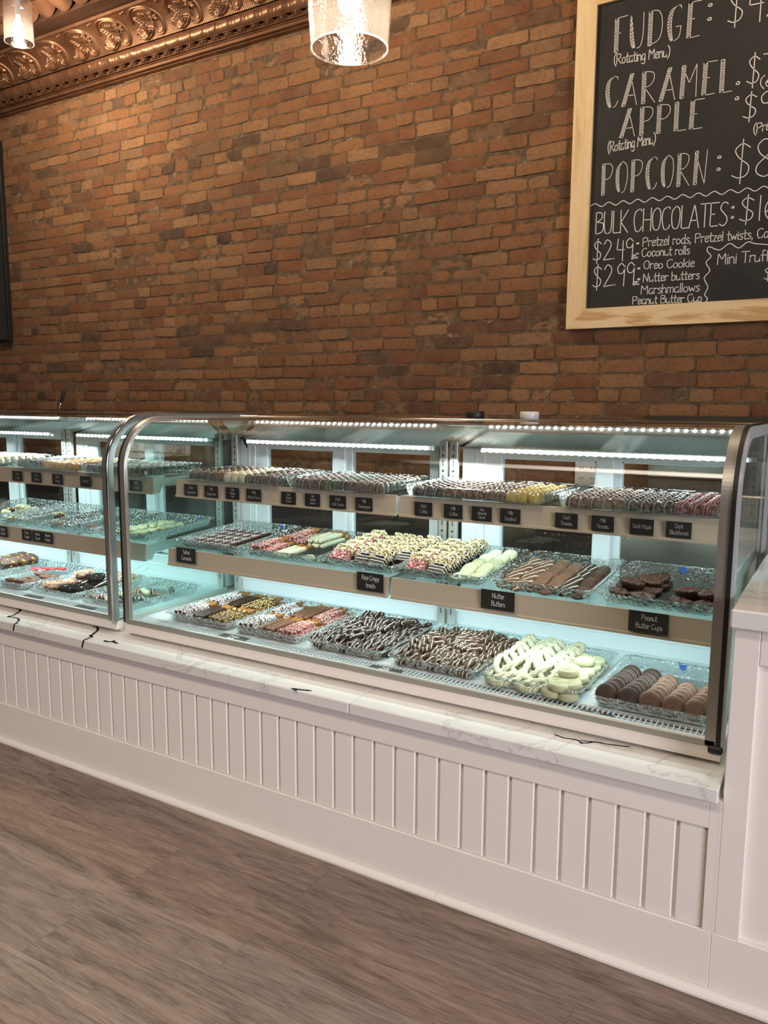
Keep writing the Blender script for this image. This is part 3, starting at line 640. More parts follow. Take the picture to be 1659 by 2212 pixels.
# ------------------------------------------------------------------ refrigerated display cases
CEN = -2.2375
GZ0, GZ1, YG, YBK = .551, 1.291, 1.893, 2.49
def curve_pts(off=0, n=30, y_end=2.62):
    """front glass section in (y,z): upright pane, quarter bend, level top; off moves inwards"""
    R_ = .185; zc = GZ1-R_; yc = YG+R_
    p = [(YG+off, GZ0+.004)]
    for i in range(n+1):
        a = PI-(PI/2)*i/n; p.append((yc+(R_-off)*math.cos(a), zc+(R_-off)*math.sin(a)))
    p.append((y_end, GZ1-off)); return p
def make_case(x0, x1, lab, cable):
    e = empty('display_case', ((x0+x1)/2, 2.2, ZQ)); tag(e, lab, 'display case', 'refrigerated bakery display cases')
    P = lambda mb, nm, mt, **k: part(mb, nm, mt, e, **k)
    xm = (x0+x1)/2
    m = MB().box(x0+.02, x1-.012, YG+.028, 2.62, ZQ, ZQ+.012)
    P(MB().box(x0+.004, x1-.004, YG+.016, YG+.05, ZQ+.001, ZQ+.013), 'kick_strip', M['cream2'])
    P(MB().prism([(YG-.006, ZQ+.012), (YG-.006, ZQ+.020), (YG+.001, ZQ+.0405), (2.6, ZQ+.0405), (2.6, ZQ+.012)], x0+.002, x1-.002), 'front_sill', M['cream'], fix=True)
    P(MB().box(x0+.014, x1-.014, YG-.002, YG+.016, GZ0, GZ0+.019, .003), 'bottom_frame', M['silver2'])
    # curved front glass
    o = P(MB().sheet(curve_pts(.002), curve_pts(.008), x0+.02, x1-.02), 'curved_front_glass', M['glass'], fix=True)
    # end frames: bent aluminium profile + black gasket
    def bent(a, b, o1, o2, mat, nm, ye=2.62):
        P(MB().sheet(curve_pts(o1, y_end=ye), curve_pts(o2, y_end=ye), a, b), nm, mat, fix=True)
    bent(x0+.004, x0+.026, -.003, .012, M['silver2'], 'end_frame')
    if x1 > -1: bent(x1-.038, x1-.014, -.002, .012, M['silver2'], 'end_frame')
    else:
        bent(x1-.046, x1-.030, -.004, .012, M['silver2'], 'end_frame'); bent(x1-.030, x1-.004, -.013, .012, M['silver_green'], 'end_frame')
        P(MB().tube([(x1-.008, y, z_) for y, z_ in curve_pts(-.013)], .005, 8), 'chrome_edge', M['chrome'])
    bent(x0-.012, x0+.004, .002, .016, M['black'], 'gasket')
    if x1 > -1: bent(x1-.014, x1-.004, -.006, .016, M['black'], 'gasket')
    # end glass with pale border
    def endpane(a, b):
        c_ = curve_pts(.012, y_end=2.60)+[(2.60, GZ0+.004)]
        P(MB().prism(c_, a, b), 'end_glass', M['glass_green'], fix=True)
    endpane(x0+.003, x0+.009); endpane(x1-.012, x1-.006)
    P(MB().tube([(x0+.025, y, z_) for y, z_ in curve_pts(.004, y_end=2.60)], .0022, 6), 'glass_bead', M['chrome'])
    if x1 > -1:
        P(MB().sheet(curve_pts(-.002, y_end=2.60), curve_pts(.026, y_end=2.60), x1-.004, x1+.003), 'end_border', plain('grey_border', (.42, .43, .44), .3), fix=True)
        P(MB().box(x1-.004, x1+.003, 2.54, 2.60, GZ0, GZ1-.02), 'end_border', plain('grey_border_post', (.42, .43, .44), .3))
        P(MB().box(x1-.03, x1+.002, YG-.010, YG+.012, GZ0-.012, GZ0+.006, .004), 'corner_cap', M['black'])
    # deck with honeycomb return grille
    P(MB().box(x0+.012, x1-.014, 1.975, YBK, ZQ+.041, .5615), 'deck_pan', M['enamel'])
    gr = MB(); y0, y1 = YG+.017, 1.972; x = x0+.02
    while x < x1-.02: gr.box(x, x+.0022, y0, y1, ZQ+.043, .5615); x += .0135
    for y in (y0, (y0+y1)/2, y1-.002): gr.box(x0+.014, x1-.016, y, y+.0016, ZQ+.043, .561)
    P(gr, 'return_grille', M['enamel']); P(MB().box(x0+.012, x1-.014, YG+.017, 1.974, ZQ+.0405, ZQ+.0425), 'grille_gap_shade', M['dark_metal'])  # dark sheet below the slats: shade of the gaps put into its colour
    # rear: lower panel, header, sliding doors, posts
    P(MB().box(x0+.012, x1-.014, YBK-.004, YBK+.07, .5616, .66, .003).box(x0+.012, x1-.014, YBK-.012, YBK, .612, .622, .002).box(x0+.012, x1-.014, YBK-.010, YBK, .655, .664, .002), 'rear_kick_panel', M['enamel'])
    P(MB().box(x0+.012, x1-.014, YBK+.005, YBK+.08, 1.19, 1.283), 'rear_header', M['enamel'])
    P(MB().prism([(2.492, 1.195), (2.385, 1.281), (2.388, 1.284), (2.50, 1.20)], x0+.02, x1-.016), 'valance', M['valance'], fix=True)
    P(MB().box(x0+.004, x1-.004, 2.50, 2.66, 1.2835, 1.2925, .002), 'rear_top_ledge', M['steel'])
    bays = ((x0+.03, xm-.045), (xm+.045, x1-.03))
    for a, b in bays:
        w = b-a; mid = a+w*.535
        def door(l, r, yy, sl, sr):
            d = MB(); z0, z1 = .665, 1.19
            d.box(l, l+sl, yy, yy+.02, z0, z1, .002).box(r-sr, r, yy, yy+.02, z0, z1, .002).box(l+sl, r-sr, yy, yy+.02, z0, z0+.05, .002).box(l+sl, r-sr, yy, yy+.02, z1-.026, z1, .002)
            q = P(d, 'rear_door', M['enamel']); g_ = MB().box(l+sl-.004, r-sr+.004, yy+.008, yy+.012, z0+.045, z1-.02).build('pane', M['glass'], q)
            gk = MB().box(l+sl, l+sl+.004, yy+.003, yy+.017, z0+.05, z1-.026).box(r-sr-.004, r-sr, yy+.003, yy+.017, z0+.05, z1-.026).box(l+sl, r-sr, yy+.003, yy+.017, z1-.030, z1-.026).build('pane_seal', M['led_housing'], q)
            bm = MB(); bm.ell((l+sl*.5, yy-.001, z0+.17), (.006, .003, .006)); bm.build('bumper', M['plastic_white'], q)
        door(a+.085, mid+.025, YBK+.004, .06, .055); door(mid-.005, b, YBK+.028, .05, .05)
        P(MB().box(a, a+.085, YBK, YBK+.05, .664, 1.19, .002).box(a+.05, a+.055, YBK-.003, YBK, .664, 1.19), 'rear_mullion', M['enamel'])
        P(MB().box(b-.004, b+.010, YBK+.002, YBK+.05, .664, 1.19), 'door_gap_seal', M['black'])
        # led bar
        bar = P(MB().box(a+.10, b+.01, 2.418, 2.434, 1.184, 1.200, .002), 'led_bar', M['led_housing'])
        n_ = 33; st = (b-a-.10)/n_
        ch = None
        for i in range(n_):
            xx = a+.108+i*st
            if ch is None:
                ch = MB().ell((0, 0, 0), (.0052, .003, .0062), 8, 5).build('led_chip', M['led'], bar)
                c_ = ch
            else:
                c_ = ch.copy(); COL.objects.link(c_); c_.parent = bar
            c_.location = (xx, 2.4165, 1.191)
    for px in (x0+.022, xm-.020, xm+.020, x1-.03):              # slotted shelf standards
        sd = MB(); sd.box(px-.015, px+.015, 2.468, 2.486, .5616, 1.283, .001)
        q = P(sd, 'slotted_post', M['standard'])
        sl = MB(); zz = .60
        while zz < 1.20:
            sl.box(px-.0016, px+.0016, 2.4675, 2.47, zz, zz+.019)
            sl.lathe([(0, 0), (.0048, 0), (.0048, .001), (0, .001)], 10, (0, 0, 0)) if False else sl.box(px-.0045, px+.0045, 2.4676, 2.47, zz+.030, zz+.039, .003)
            zz += .053
        sl.build('post_slots', M['dark_metal'], q)
    if cable:
        P(MB().tube([(x0+.085, 2.452, 1.205), (x0+.098, 2.445, 1.190), (x0+.108, 2.44, 1.176)], [.0045, .0062, .004], 8), 'power_plug', M['black'])
        P(MB().tube(smooth3([(x0+.108, 2.44, 1.176), (x0+.118, 2.435, 1.165), (x0+.124, 2.43, 1.185), (x0+.135, 2.425, 1.193)]), .0018, 6), 'power_cable', M['black'])
    # shelves
    for sx_, se in ((x0+.045, xm-.006), (xm+.008, x1-.035)):
        for yf, zt, tilt in ((2.12, 1.058, 0), (2.07, .806, .06)):
            dy = YBK-.03-yf; zb = zt+tilt*dy
            gsh = [(yf+.006, zt-.004), (yf+.006, zt+.003), (YBK-.03, zb+.003), (YBK-.03, zb-.004)]
            q = P(MB().prism(gsh, sx_+.004, se-.004), 'glass_shelf', M['glass_shelf'], fix=True)
            rl = MB(); rl.prism([(yf-.001, zt+.001), (yf-.006, zt-.055), (yf-.010, zt-.058), (yf-.010, zt-.064), (yf+.004, zt-.064), (yf+.007, zt+.001)], sx_, se); rl.build('price_rail', M['rail'], q)
            MB().box(sx_+.02, se-.02, yf+.012, yf+.038, zt-.052, zt-.0455, .002).build('shelf_led_bar', M['led_housing'], q)
            for bxx in (sx_+.002, se-.005):
                bk = MB(); bk.prism([(yf+.006, zt-.004), (yf+.006, zt-.060), (yf+.03, zt-.062), (yf+.045, zt-.035), (YBK-.02, zb-.045), (YBK-.02, zb-.004)], bxx, bxx+.003); bk.build('shelf_bracket', M['standard'], q)
    return e
def smooth3(p, n=5):
    xy = smooth([(a[0], a[1]) for a in p], n); xz = smooth([(a[0], a[2]) for a in p], n); return [(a[0], a[1], b[1]) for a, b in zip(xy, xz)]
t = NT('brushed_aluminium_valance'); t.set((.60, .58, .54), .13, 1.0)
t.bump(t.noise(t.coord('Object', (180, 6, 6)), 3, 2), .04, .001); M['valance'] = t.m
M['standard'] = plain('zinc_plated_steel', (.60, .59, .56), .35, .6)
make_case(-2.2165, -.2145, 'curved glass refrigerated display case of chocolates in the centre between partition and service counter', True)
make_case(-4.26, -2.2575, 'curved glass refrigerated display case at the left edge, its left half cut off', True)
# ------------------------------------------------------------------ trays
Rg = random.Random(11)
def rrect(hx, hy, r, n=6):
    p = []
    for cx_, cy_, a0 in ((hx-r, hy-r, 0), (-hx+r, hy-r, PI/2), (-hx+r, -hy+r, PI), (hx-r, -hy+r, 3*PI/2)):
        for i in range(n+1):
            a = a0+PI/2*i/n; p.append((cx_+r*math.cos(a), cy_+r*math.sin(a)))
    return p
TRAY_H = .034
def tray(x0, x1, y0, y1, z, label, tilt=0, tape=None, hgt=TRAY_H, rz=0, mat='crystal'):
    hx, hy = (x1-x0)/2, (y1-y0)/2; mb = MB(); loops = []
    for ins, zz, r in ((.0, hgt-.0035, .022), (.0, hgt, .022), (.007, hgt, .018), (.010, hgt-.004, .017), (.018, .006, .014), (.023, .0022, .012), (.05, .0022, .006)):
        loops.append([(a, b, zz) for a, b in rrect(hx-ins, hy-ins, r)])
    n = len(loops[0]); v = [p for l in loops for p in l]; f = []
    for k in range(len(loops)-1):
        f += [(k*n+i, k*n+(i+1) % n, (k+1)*n+(i+1) % n, (k+1)*n+i) for i in range(n)]
    f.append(tuple((len(loops)-1)*n+i for i in range(n))[::-1]); mb.add(v, f, True)
    o = mb.build('serving_tray', M[mat]); so = o.modifiers.new('wall', 'SOLIDIFY'); so.thickness = .0014; so.offset = 1
    o.location = ((x0+x1)/2, (y0+y1)/2, z+tilt*hy); o.rotation_euler = (math.atan(tilt), 0, rz)
    tag(o, label, 'tray', 'clear cut crystal serving trays')
    if tape is not None:
        t_ = MB(); tx_ = tape*hx
        t_.add([(tx_-.011, hy-.0125, hgt-.003), (tx_-.006, hy-.0135, hgt-.016), (tx_, hy-.0142, hgt-.021), (tx_+.009, hy-.0138, hgt-.018), (tx_+.012, hy-.012, hgt-.002)], [(0, 1, 2, 3, 4)])
        t_.build('blue_tape', M['blue_tape'], o)
    return o
def deck_xy(*a): return a
ZD, ZM, ZT = .5622, .8095, 1.0616
TM = .06
TR = {}
for k, x0, x1, y0, y1, lab, tp in (
    ('T1', -2.100, -1.795, 1.965, 2.365, 'tray of coconut, dark and nut coated pretzel rods on the case floor', None),
    ('T2', -1.790, -1.490, 1.965, 2.365, 'tray of milk chocolate and pink sprinkle pretzel rods on the case floor', None),
    ('T3', -1.480, -1.185, 1.965, 2.370, 'tray of dark drizzled pretzel twists beside the sprinkle pretzel rods', .35),
    ('T4', -1.165, -.870, 1.962, 2.365, 'tray of caramel tinted drizzled pretzel twists left of the white pretzels', -.05),
    ('T5', -.860, -.570, 1.955, 2.360, 'tray of white pretzels and white dipped sandwich cookies', None),
    ('T6', -.550, -.252, 1.955, 2.360, 'tray of dark and milk dipped sandwich cookies at the right end', .1),
    ('L2', -2.580, -2.275, 1.955, 2.350, 'tray of short drizzled rolls beside the glass partition', None),
    ('L1', -2.900, -2.595, 1.955, 2.350, 'tray of sprinkle and crumb coated lollipops', None),
    ('L0', -3.215, -2.915, 1.955, 2.350, 'tray of chocolate pieces with red candy', None),
    ('LB', -3.535, -3.235, 1.955, 2.350, 'tray of bark shards with coloured candies at left edge', None)):
    TR[k] = (x0, x1, y0, y1, ZD, 0); tray(x0, x1, y0, y1, ZD, lab, 0, tp)
for k, x0, x1, lab, tp in (
    ('M1', -2.135, -1.830, 'tray of salted caramels above the Salted Caramels card', .35), ('M2', -1.815, -1.485, 'tray of sprinkle and white chocolate pretzel rods on the middle shelf', None),
    ('M3', -1.478, -1.195, 'tray of rice treats above the Rice Crispy treats card', None), ('M4', -1.185, -.895, 'tray of rice treats and white drizzled peanut cookies', None),
    ('M5', -.885, -.580, 'tray of peanut shaped dipped cookies above the Nutter Butters card', None), ('M6', -.570, -.262, 'tray of chocolate cups above the Peanut Butter Cups card', .0),
    ('N1', -2.590, -2.285, 'tray of pale nut clusters on the middle shelf beside the partition', .5), ('N2', -2.900, -2.600, 'nearly empty tray with a brown cluster above the Almond Clusters card', None),
    ('N3', -3.215, -2.910, 'nearly empty tray with a nutty dark cluster above the Pecan Cluster card', None), ('N4', -3.560, -3.240, 'tray of dark and white clusters at the left edge of the middle shelf', None)):
    TR[k] = (x0, x1, 2.062, 2.452, ZM, TM); tray(x0, x1, 2.062, 2.452, ZM, lab, TM, tp)
for k, x0, x1, lab in (('A1', -2.125, -1.665, 'truffle tray above the Dark Cappuccino card'), ('A2', -1.645, -1.240, 'truffle tray above the Dark Toasted Coconut card'),
    ('A3', -1.185, -.725, 'truffle tray above the Dark Coffee card'), ('A4', -.705, -.265, 'truffle tray with red striped truffles above the Dark Tiramisu card'),
    ('B1', -3.140, -2.700, 'truffle tray with orange truffles above the White Orange card'), ('B2', -2.690, -2.290, 'dark truffle tray at the partition in the left case'), ('B3', -3.74, -3.255, 'ivory truffle tray at the left edge of the top shelf')):
    TR[k] = (x0, x1, 2.072, 2.405, ZT, 0); tray(x0, x1, 2.072, 2.405, ZT, lab, 0, None, .036, 0, 'crystal_low')
def on(k, x, y, z=0):                                             # a point on the floor of a tray
    x0, x1, y0, y1, zt, tl = TR[k]; return (x, y, zt+.0036+tl*(y-y0)+z)
def tiltx(k): return math.atan(TR[k][5])

# ------------------------------------------------------------------ one of each kind
def shreds(mb, n, fn, size, mats=1, rnd=Rg, fat=.0007):
    for i in range(n):
        p, nr = fn(); d = Vector((rnd.uniform(-1, 1), rnd.uniform(-1, 1), rnd.uniform(-1, 1))).normalized(); d = (d-.65*nr*d.dot(nr)).normalized()
        L_ = size*rnd.uniform(.5, 1.3)/2; s_ = d.orthogonal().normalized()*fat; u_ = d.cross(s_).normalized()*fat
        a, b = p-d*L_, p+d*L_
        mb.add([a+s_, a+u_, a-s_, a-u_, b+s_, b+u_, b-s_, b-u_], [(0, 1, 5, 4), (1, 2, 6, 5), (2, 3, 7, 6), (3, 0, 4, 7), (3, 2, 1, 0), (4, 5, 6, 7)], mi=rnd.randrange(mats))
def rod_proto(kind):
    L0, L1 = -.098, .097; r = .0064; zc = .0098
    st = MB(); ys = np.linspace(L0+.004, L1, 14); st.tube([(0.0012*math.sin(y*40), y, zc) for y in ys], [r*.7]+[r*(1+.08*math.sin(i*2.1)) for i in range(12)]+[r*.55], 10)
    o = proto(st.build('pretzel_rod', M['pretzel']))
    ce = .047; ys = np.linspace(L0, ce, 34); rc = .0091
    rr = [rc*(.62 if i == 0 else (.86 if i == 1 else 1+.075*math.sin(i*1.9)+Rg.uniform(-.02, .02))) for i in range(33)]+[rc*.74]
    mt = {'coconut': 'dark2', 'dark': 'dark', 'nuts': 'dark2', 'milk': 'milk', 'sprinkle': 'milk', 'white': 'white_s'}[kind]
    MB().tube([(0.0012*math.sin(y*40), y, zc) for y in ys], rr, 10).build('chocolate_coating', M[mt], o)
    def srf():
        a = Rg.uniform(0, 2*PI); y = Rg.uniform(L0, ce-.002); n_ = Vector((math.cos(a), 0, math.sin(a))); return Vector((0, y, zc))+n_*(rc+.0006), n_
    if kind == 'coconut': m_ = MB(); shreds(m_, 330, srf, .010, fat=.0008); m_.build('coconut_flakes', M['coconut'], o)
    if kind == 'nuts':
        m_ = MB()
        for i in range(210):
            p, n_ = srf(); q = Rg.uniform(.0014, .0027); m_.ell(p, (q*1.2, q, q*.9), 5, 3, .2)
        m_.build('chopped_nuts', M['nuts'], o)
    if kind == 'sprinkle': m_ = MB(); shreds(m_, 260, srf, .007, 3, fat=.0011); m_.build('sprinkles', SPR[:3], o)
    return o
ROD = {k: rod_proto(k) for k in ('coconut', 'dark', 'nuts', 'milk', 'sprinkle', 'white')}
def pretzel_path(w, n=5):
    p = [(-.30, -.47), (-.16, -.22), (.02, .02), (.20, .28), (.36, .44), (.50, .36), (.52, .06), (.42, -.26), (.20, -.46), (0, -.52), (-.20, -.46), (-.42, -.26), (-.52, .06), (-.50, .36), (-.36, .44), (-.20, .28), (-.02, .02), (.16, -.22), (.30, -.47)]
    q = smooth(p, n); N = len(q); return [(a*w, b*w, .0) for a, b in q]
def pretzel_proto(name, mat, w, r):
    q = pretzel_path(w, 4); N = len(q); pts = []
    for i, p in enumerate(q):
        t_ = i/(N-1); lift = .6*r*math.exp(-((t_-.10)/.06)**2)-.0*r; pts.append((p[0], p[1], r*.92+lift))
    return proto(MB().tube(pts, [r*(1+.12*math.sin(i*1.7)) for i in range(N)], 8).build(name, M[mat]))
PZ = {'dark': pretzel_proto('pretzel_twist', 'dark_s', .058, .0078), 'gold': pretzel_proto('pretzel_twist', 'gold_s', .058, .0078), 'white': pretzel_proto('white_pretzel', 'white_s', .086, .0098)}
def cookie(mat, name, r=.0262, h=.0175):
    m_ = MB(); n_ = 24; prof = [(0, 0), (r*.86, .0), (r*.98, h*.12), (r, h*.35), (r*.985, h*.70), (r*.90, h*.93), (r*.75, h*.99), (r*.45, h), (0, h*1.0)]
    m_.lathe(prof, n_, cap=False)
    sp = [(r*(.72-.66*i/40)*math.cos(i*.36), r*(.72-.66*i/40)*math.sin(i*.36), h*(.955+.05*min(1, i/16))) for i in range(41)]
    m_.tube(sp, [.0013*(1-.3*i/40) for i in range(41)], 5)
    return proto(m_.build(name, M[mat]))
OR = {k: cookie(k, 'dipped_sandwich_cookie') for k in ('dark', 'milk', 'milk2', 'white')}
def peanut(mat, name, L_=.068, W_=.031, h=.0155):
    m_ = MB(); v = []; nu, nv = 20, 9
    for j in range(nv+1):
        t_ = PI*j/nv
        for i in range(nu):
            a = 2*PI*i/nu; y = math.sin(a); wmod = 1-.15*math.exp(-(y*2.2)**2)+.05*y*y
            s_ = math.sin(t_)**.65; v.append((W_/2*math.cos(a)*s_*wmod*(1+.1*abs(math.cos(a))), L_/2*y*s_, h*.5-h*.5*math.cos(t_)*(1 if math.cos(t_) < 0 else 1)))
    f = [(j*nu+i, j*nu+(i+1) % nu, (j+1)*nu+(i+1) % nu, (j+1)*nu+i) for j in range(nv) for i in range(nu)]
    return proto(m_.add(v, f, True).build(name, M[mat]))
NB_ = {k: peanut(k, 'peanut_cookie') for k in ('milk', 'milk_s', 'milk2', 'dark2', 'dark_s', 'white', 'white_s')}
def cup_proto(mat):
    m_ = MB(); n_ = 48; v = []; prof = [(.021, 0), (.0285, .014), (.0290, .0165), (.0255, .0175), (.016, .0185), (.006, .021), (0, .022)]
    for r, z_ in prof:
        for k in range(n_):
            a = 2*PI*k/n_; fl = 1+.07*math.sin(a*14) if z_ < .017 else 1; v.append((r*fl*math.cos(a), r*fl*math.sin(a), z_+(Rg.uniform(-.001, .006) if .016 < z_ < .022 else 0)))
    f = [(j*n_+i, j*n_+(i+1) % n_, (j+1)*n_+(i+1) % n_, (j+1)*n_+i) for j in range(len(prof)-1) for i in range(n_)]+[tuple(range(n_))[::-1]]
    return proto(m_.add(v, f, True).build('peanut_butter_cup', M[mat]))
CUP = cup_proto('dark2')
def treat_proto(kind):
    hx, hy, L_ = .0265, .0150, .062; core = MB(); core.box(-hx+.004, hx-.004, -hy+.004, hy-.004, .004, L_-.006, .004)
    for i in range(240):
        ax = Rg.randrange(3); p = [Rg.uniform(-hx, hx)*.93, Rg.uniform(-hy, hy)*.93, Rg.uniform(.45*L_, L_)]
        if ax == 2: p[2] = L_+Rg.uniform(-.003, .004)
        else: p[ax] = (hx, hy)[ax]*(1 if Rg.random() < .5 else -1)+Rg.uniform(-.002, .002)
        q = Rg.uniform(.0030, .0050); core.ell(p, (q, q*.8, q*.7), 6, 4, .15)
    o = proto(core.build('rice_treat', M['rice']))
    d = MB(); b_ = .006; d.box(-hx-.0015, hx+.0015, -hy-.0015, hy+.0015, 0, L_*.55, b_)
    for i in range(26):
        a = 2*PI*i/26; d.ell(((hx-.004)*math.cos(a)*1.15 if abs(math.cos(a)) < .87 else hx*(1 if math.cos(a) > 0 else -1), max(-hy, min(hy, hy*1.5*math.sin(a))), L_*.55+Rg.uniform(-.003, .006)), (.006, .004, .007), 7, 5, .1)
    d.build('chocolate_dip', M['treat_dip'] if kind == 'drizzle' else M['milk'], o)
    if kind == 'sprinkle':
        def srf():
            f_ = Rg.randrange(5); p = [Rg.uniform(-hx, hx), Rg.uniform(-hy, hy), Rg.uniform(.001, L_*.62)]
            nn = Vector(((1, 0, 0), (-1, 0, 0), (0, 1, 0), (0, -1, 0), (0, -1, 0))[f_]); a_ = 0 if abs(nn.x) else 1
            p[a_] = ((hx if a_ == 0 else hy)+.002)*(nn.x+nn.y); return Vector(p), nn
        s_ = MB(); shreds(s_, 420, srf, .007, 3, fat=.0012); s_.build('sprinkles', SPR[:3], o)
    return o
M['treat_dip'] = choc('dark_dip_with_white_lines', (.030, .016, .012), .28, (.80, .76, .66), 30, .86, .35, 1.6, axis='Z')
TRT = {k: treat_proto(k) for k in ('drizzle', 'sprinkle')}
def caramel_proto():
    o = proto(MB().box(-.0175, .0175, -.027, .027, 0, .0165, .004).build('salted_caramel', M['dark2'])); s_ = MB()
    for i in range(34): q = Rg.uniform(.0008, .0022); s_.ell((Rg.uniform(-.013, .013), Rg.uniform(-.022, .022), .0166), (q*1.3, q, q*.6), 5, 3, .2)
    s_.build('salt_flakes', M['salt'], o); return o
CAR = caramel_proto()
def blob(mb, r, n, spread, rnd=Rg, mi=0):
    for i in range(n): a = rnd.uniform(0, 2*PI); d = rnd.uniform(0, spread); q = r*rnd.uniform(.7, 1.2); mb.ell((d*math.cos(a), d*math.sin(a)*.9, q*.62+rnd.uniform(0, .004)), (q*1.1, q, q*.72), 9, 6, .10, rnd=rnd, mi=mi)
def cluster_proto(mat, nuts, nm='nut_cluster'):
    m_ = MB(); blob(m_, .012, 9, .015); o = proto(m_.build(nm, M[mat]))
    if nuts:
        k_ = MB()
        for i in range(14): a = Rg.uniform(0, 2*PI); d = Rg.uniform(0, .02); k_.ell((d*math.cos(a), d*math.sin(a), .016+Rg.uniform(-.003, .002)), (.004, .003, .003), 6, 4, .2)
        k_.build('chopped_nuts', M['nuts'], o)
    return o
CL = {'dark': cluster_proto('dark2', True), 'milk': cluster_proto('milk2', False), 'white': cluster_proto('white', False)}
def pop_proto(kind):
    m_ = MB(); m_.box(-.027, .027, -.036, .036, 0, .034, .011); o = proto(m_.build('dipped_lollipop', M['milk' if kind == 'sprinkle' else 'oreo_crumb']))
    def srf():
        d = Vector((Rg.gauss(0, 1), Rg.gauss(0, 1), abs(Rg.gauss(0, 1)))).normalized(); k_ = min(.0275/max(abs(d.x), 1e-3), .0365/max(abs(d.y), 1e-3), .0175/max(abs(d.z), 1e-3))
        return Vector((0, 0, .017))+d*k_*.99, d
    s_ = MB()
    if kind == 'sprinkle': shreds(s_, 650, srf, .0075, 4, fat=.0012); s_.build('sprinkles', SPR, o)
    else:
        for i in range(420): p, n_ = srf(); q = Rg.uniform(.0012, .0034); s_.ell(p, (q, q*.8, q*.8), 5, 3, .35, smooth=False, mi=1 if Rg.random() < .035 else 0)
        s_.build('cookie_crumbs', [M['oreo_crumb'], M['salt']], o)
    MB().tube([(0, .02, .022), (.006, .100, .062)], .0024, 8).build('stick', M['stick'], o)
    return o
POP = {k: pop_proto(k) for k in ('sprinkle', 'crumb')}
def roll_proto(mat): return proto(MB().tube([(0, y, .0125) for y in np.linspace(-.036, .036, 9)], [.008, .0118, .0125, .0122, .0126, .0122, .0125, .0116, .008], 12).build('chocolate_roll', M[mat]))
ROL = {k: roll_proto(k) for k in ('milk_s', 'dark_s', 'white', 'milk2')}
def truffle_proto(mat): return proto(MB().lathe([(.0160, 0), (.0178, .005), (.0178, .014), (.0162, .0215), (.0122, .0285), (.0062, .0322), (0, .0332)], 14).build('truffle', M[mat]))
TF = {k: truffle_proto(k) for k in ('t_dark', 't_brown', 't_milk', 't_white', 't_yellow', 't_orange', 't_green', 't_red')}

# ------------------------------------------------------------------ laying the sweets out
VC = {}
def lay(pr, k, x, y, extra, rot, label, cat, group=None, sc=1.0, name=None):
    if pr.name not in VC: VC[pr.name] = np.array([tuple(v.co) for o in [pr]+list(pr.children) for v in o.data.vertices])
    s3 = np.array((sc, sc, sc) if not isinstance(sc, tuple) else sc); V = (VC[pr.name]*s3) @ np.array(Euler(rot).to_matrix()).T
    x0, x1, y0, y1, zt, tl = TR[k]
    z = zt+.0026+tl*(y-y0)+extra-float((V[:, 2]-tl*V[:, 1]).min())
    return place(pr, (x, y, z), rot, label, cat, group, sc, name)
def rods(k, plan, y, row, where):
    """plan: (kind, x of first, how many, how many stacked above)"""
    for kind, xs, n, top in plan:
        nm = {'coconut': 'coconut rolled', 'dark': 'dark chocolate', 'nuts': 'yellow nut coated', 'milk': 'milk chocolate', 'sprinkle': 'pink sprinkle', 'white': 'white drizzled'}[kind]
        for i in range(n+top):
            up = i >= n; j = i-n if up else i
            lay(ROD[kind], k, xs+.0200*j+(.0100 if up else 0), y+Rg.uniform(-.006, .006), .0166 if up else 0, (tiltx(k), Rg.uniform(-.4, .4), Rg.uniform(-.04, .02)),
                f'{nm} pretzel rod, {row} row, {where}', 'pretzel rod', f'{kind} rods, {row} row, {where}', (1, .92, 1))
FL, FR_, MS = 'left rod tray on case floor', 'right rod tray on case floor', 'rod tray on middle shelf'
rods('T1', [('coconut', -2.070, 4, 3), ('dark', -1.989, 4, 3), ('nuts', -1.908, 5, 4)], 2.078, 'front', FL)
rods('T1', [('coconut', -2.072, 4, 3), ('dark', -1.991, 4, 3), ('nuts', -1.910, 4, 3)], 2.262, 'back', FL)
rods('T2', [('coconut', -1.762, 4, 3), ('milk', -1.680, 4, 3), ('sprinkle', -1.598, 4, 3)], 2.078, 'front', FR_)
rods('T2', [('coconut', -1.764, 3, 1), ('milk', -1.690, 5, 4), ('sprinkle', -1.590, 4, 2)], 2.262, 'back', FR_)
rods('M2', [('sprinkle', -1.790, 4, 2), ('white', -1.690, 3, 0)], 2.178, 'front', MS)
rods('M2', [('sprinkle', -1.775, 4, 2), ('white', -1.675, 4, 3)], 2.355, 'back', MS)
lay(NB_['white'], 'M2', -1.560, 2.120, .0005, (tiltx('M2'), 0, .5), 'single white chocolate block lying at the front right of the middle shelf rod tray', 'chocolate', None, (1.25, .75, 1.1), 'white_chocolate_block')
for key, tr, lab in (('dark', 'T3', 'dark chocolate pretzel twist with white drizzle in the tray beside the sprinkle rods'), ('gold', 'T4', 'brown pretzel twist with white drizzle in the tray left of the white pretzels')):
    x0, x1, y0, y1 = TR[tr][:4]
    for j in range(8):
        for i in range(5):
            x = x0+.046+(x1-x0-.094)*i/4+Rg.uniform(-.004, .004)+.006*(j % 2); y = y0+.052+.040*j+Rg.uniform(-.004, .004)
            lay(PZ[key], tr, x, y, .001*(i % 2), (.42+Rg.uniform(-.06, .08), Rg.uniform(-.14, .14), Rg.uniform(-.5, .5)), lab, 'pretzel', f'{key} drizzled pretzel twists')
    for q in range(9):
        lay(PZ[key], tr, Rg.uniform(x0+.07, x1-.07), Rg.uniform(y0+.08, y1-.10), .034, (Rg.uniform(0, .4), Rg.uniform(-.2, .2), Rg.uniform(-.9, .9)), lab, 'pretzel', f'{key} drizzled pretzel twists')
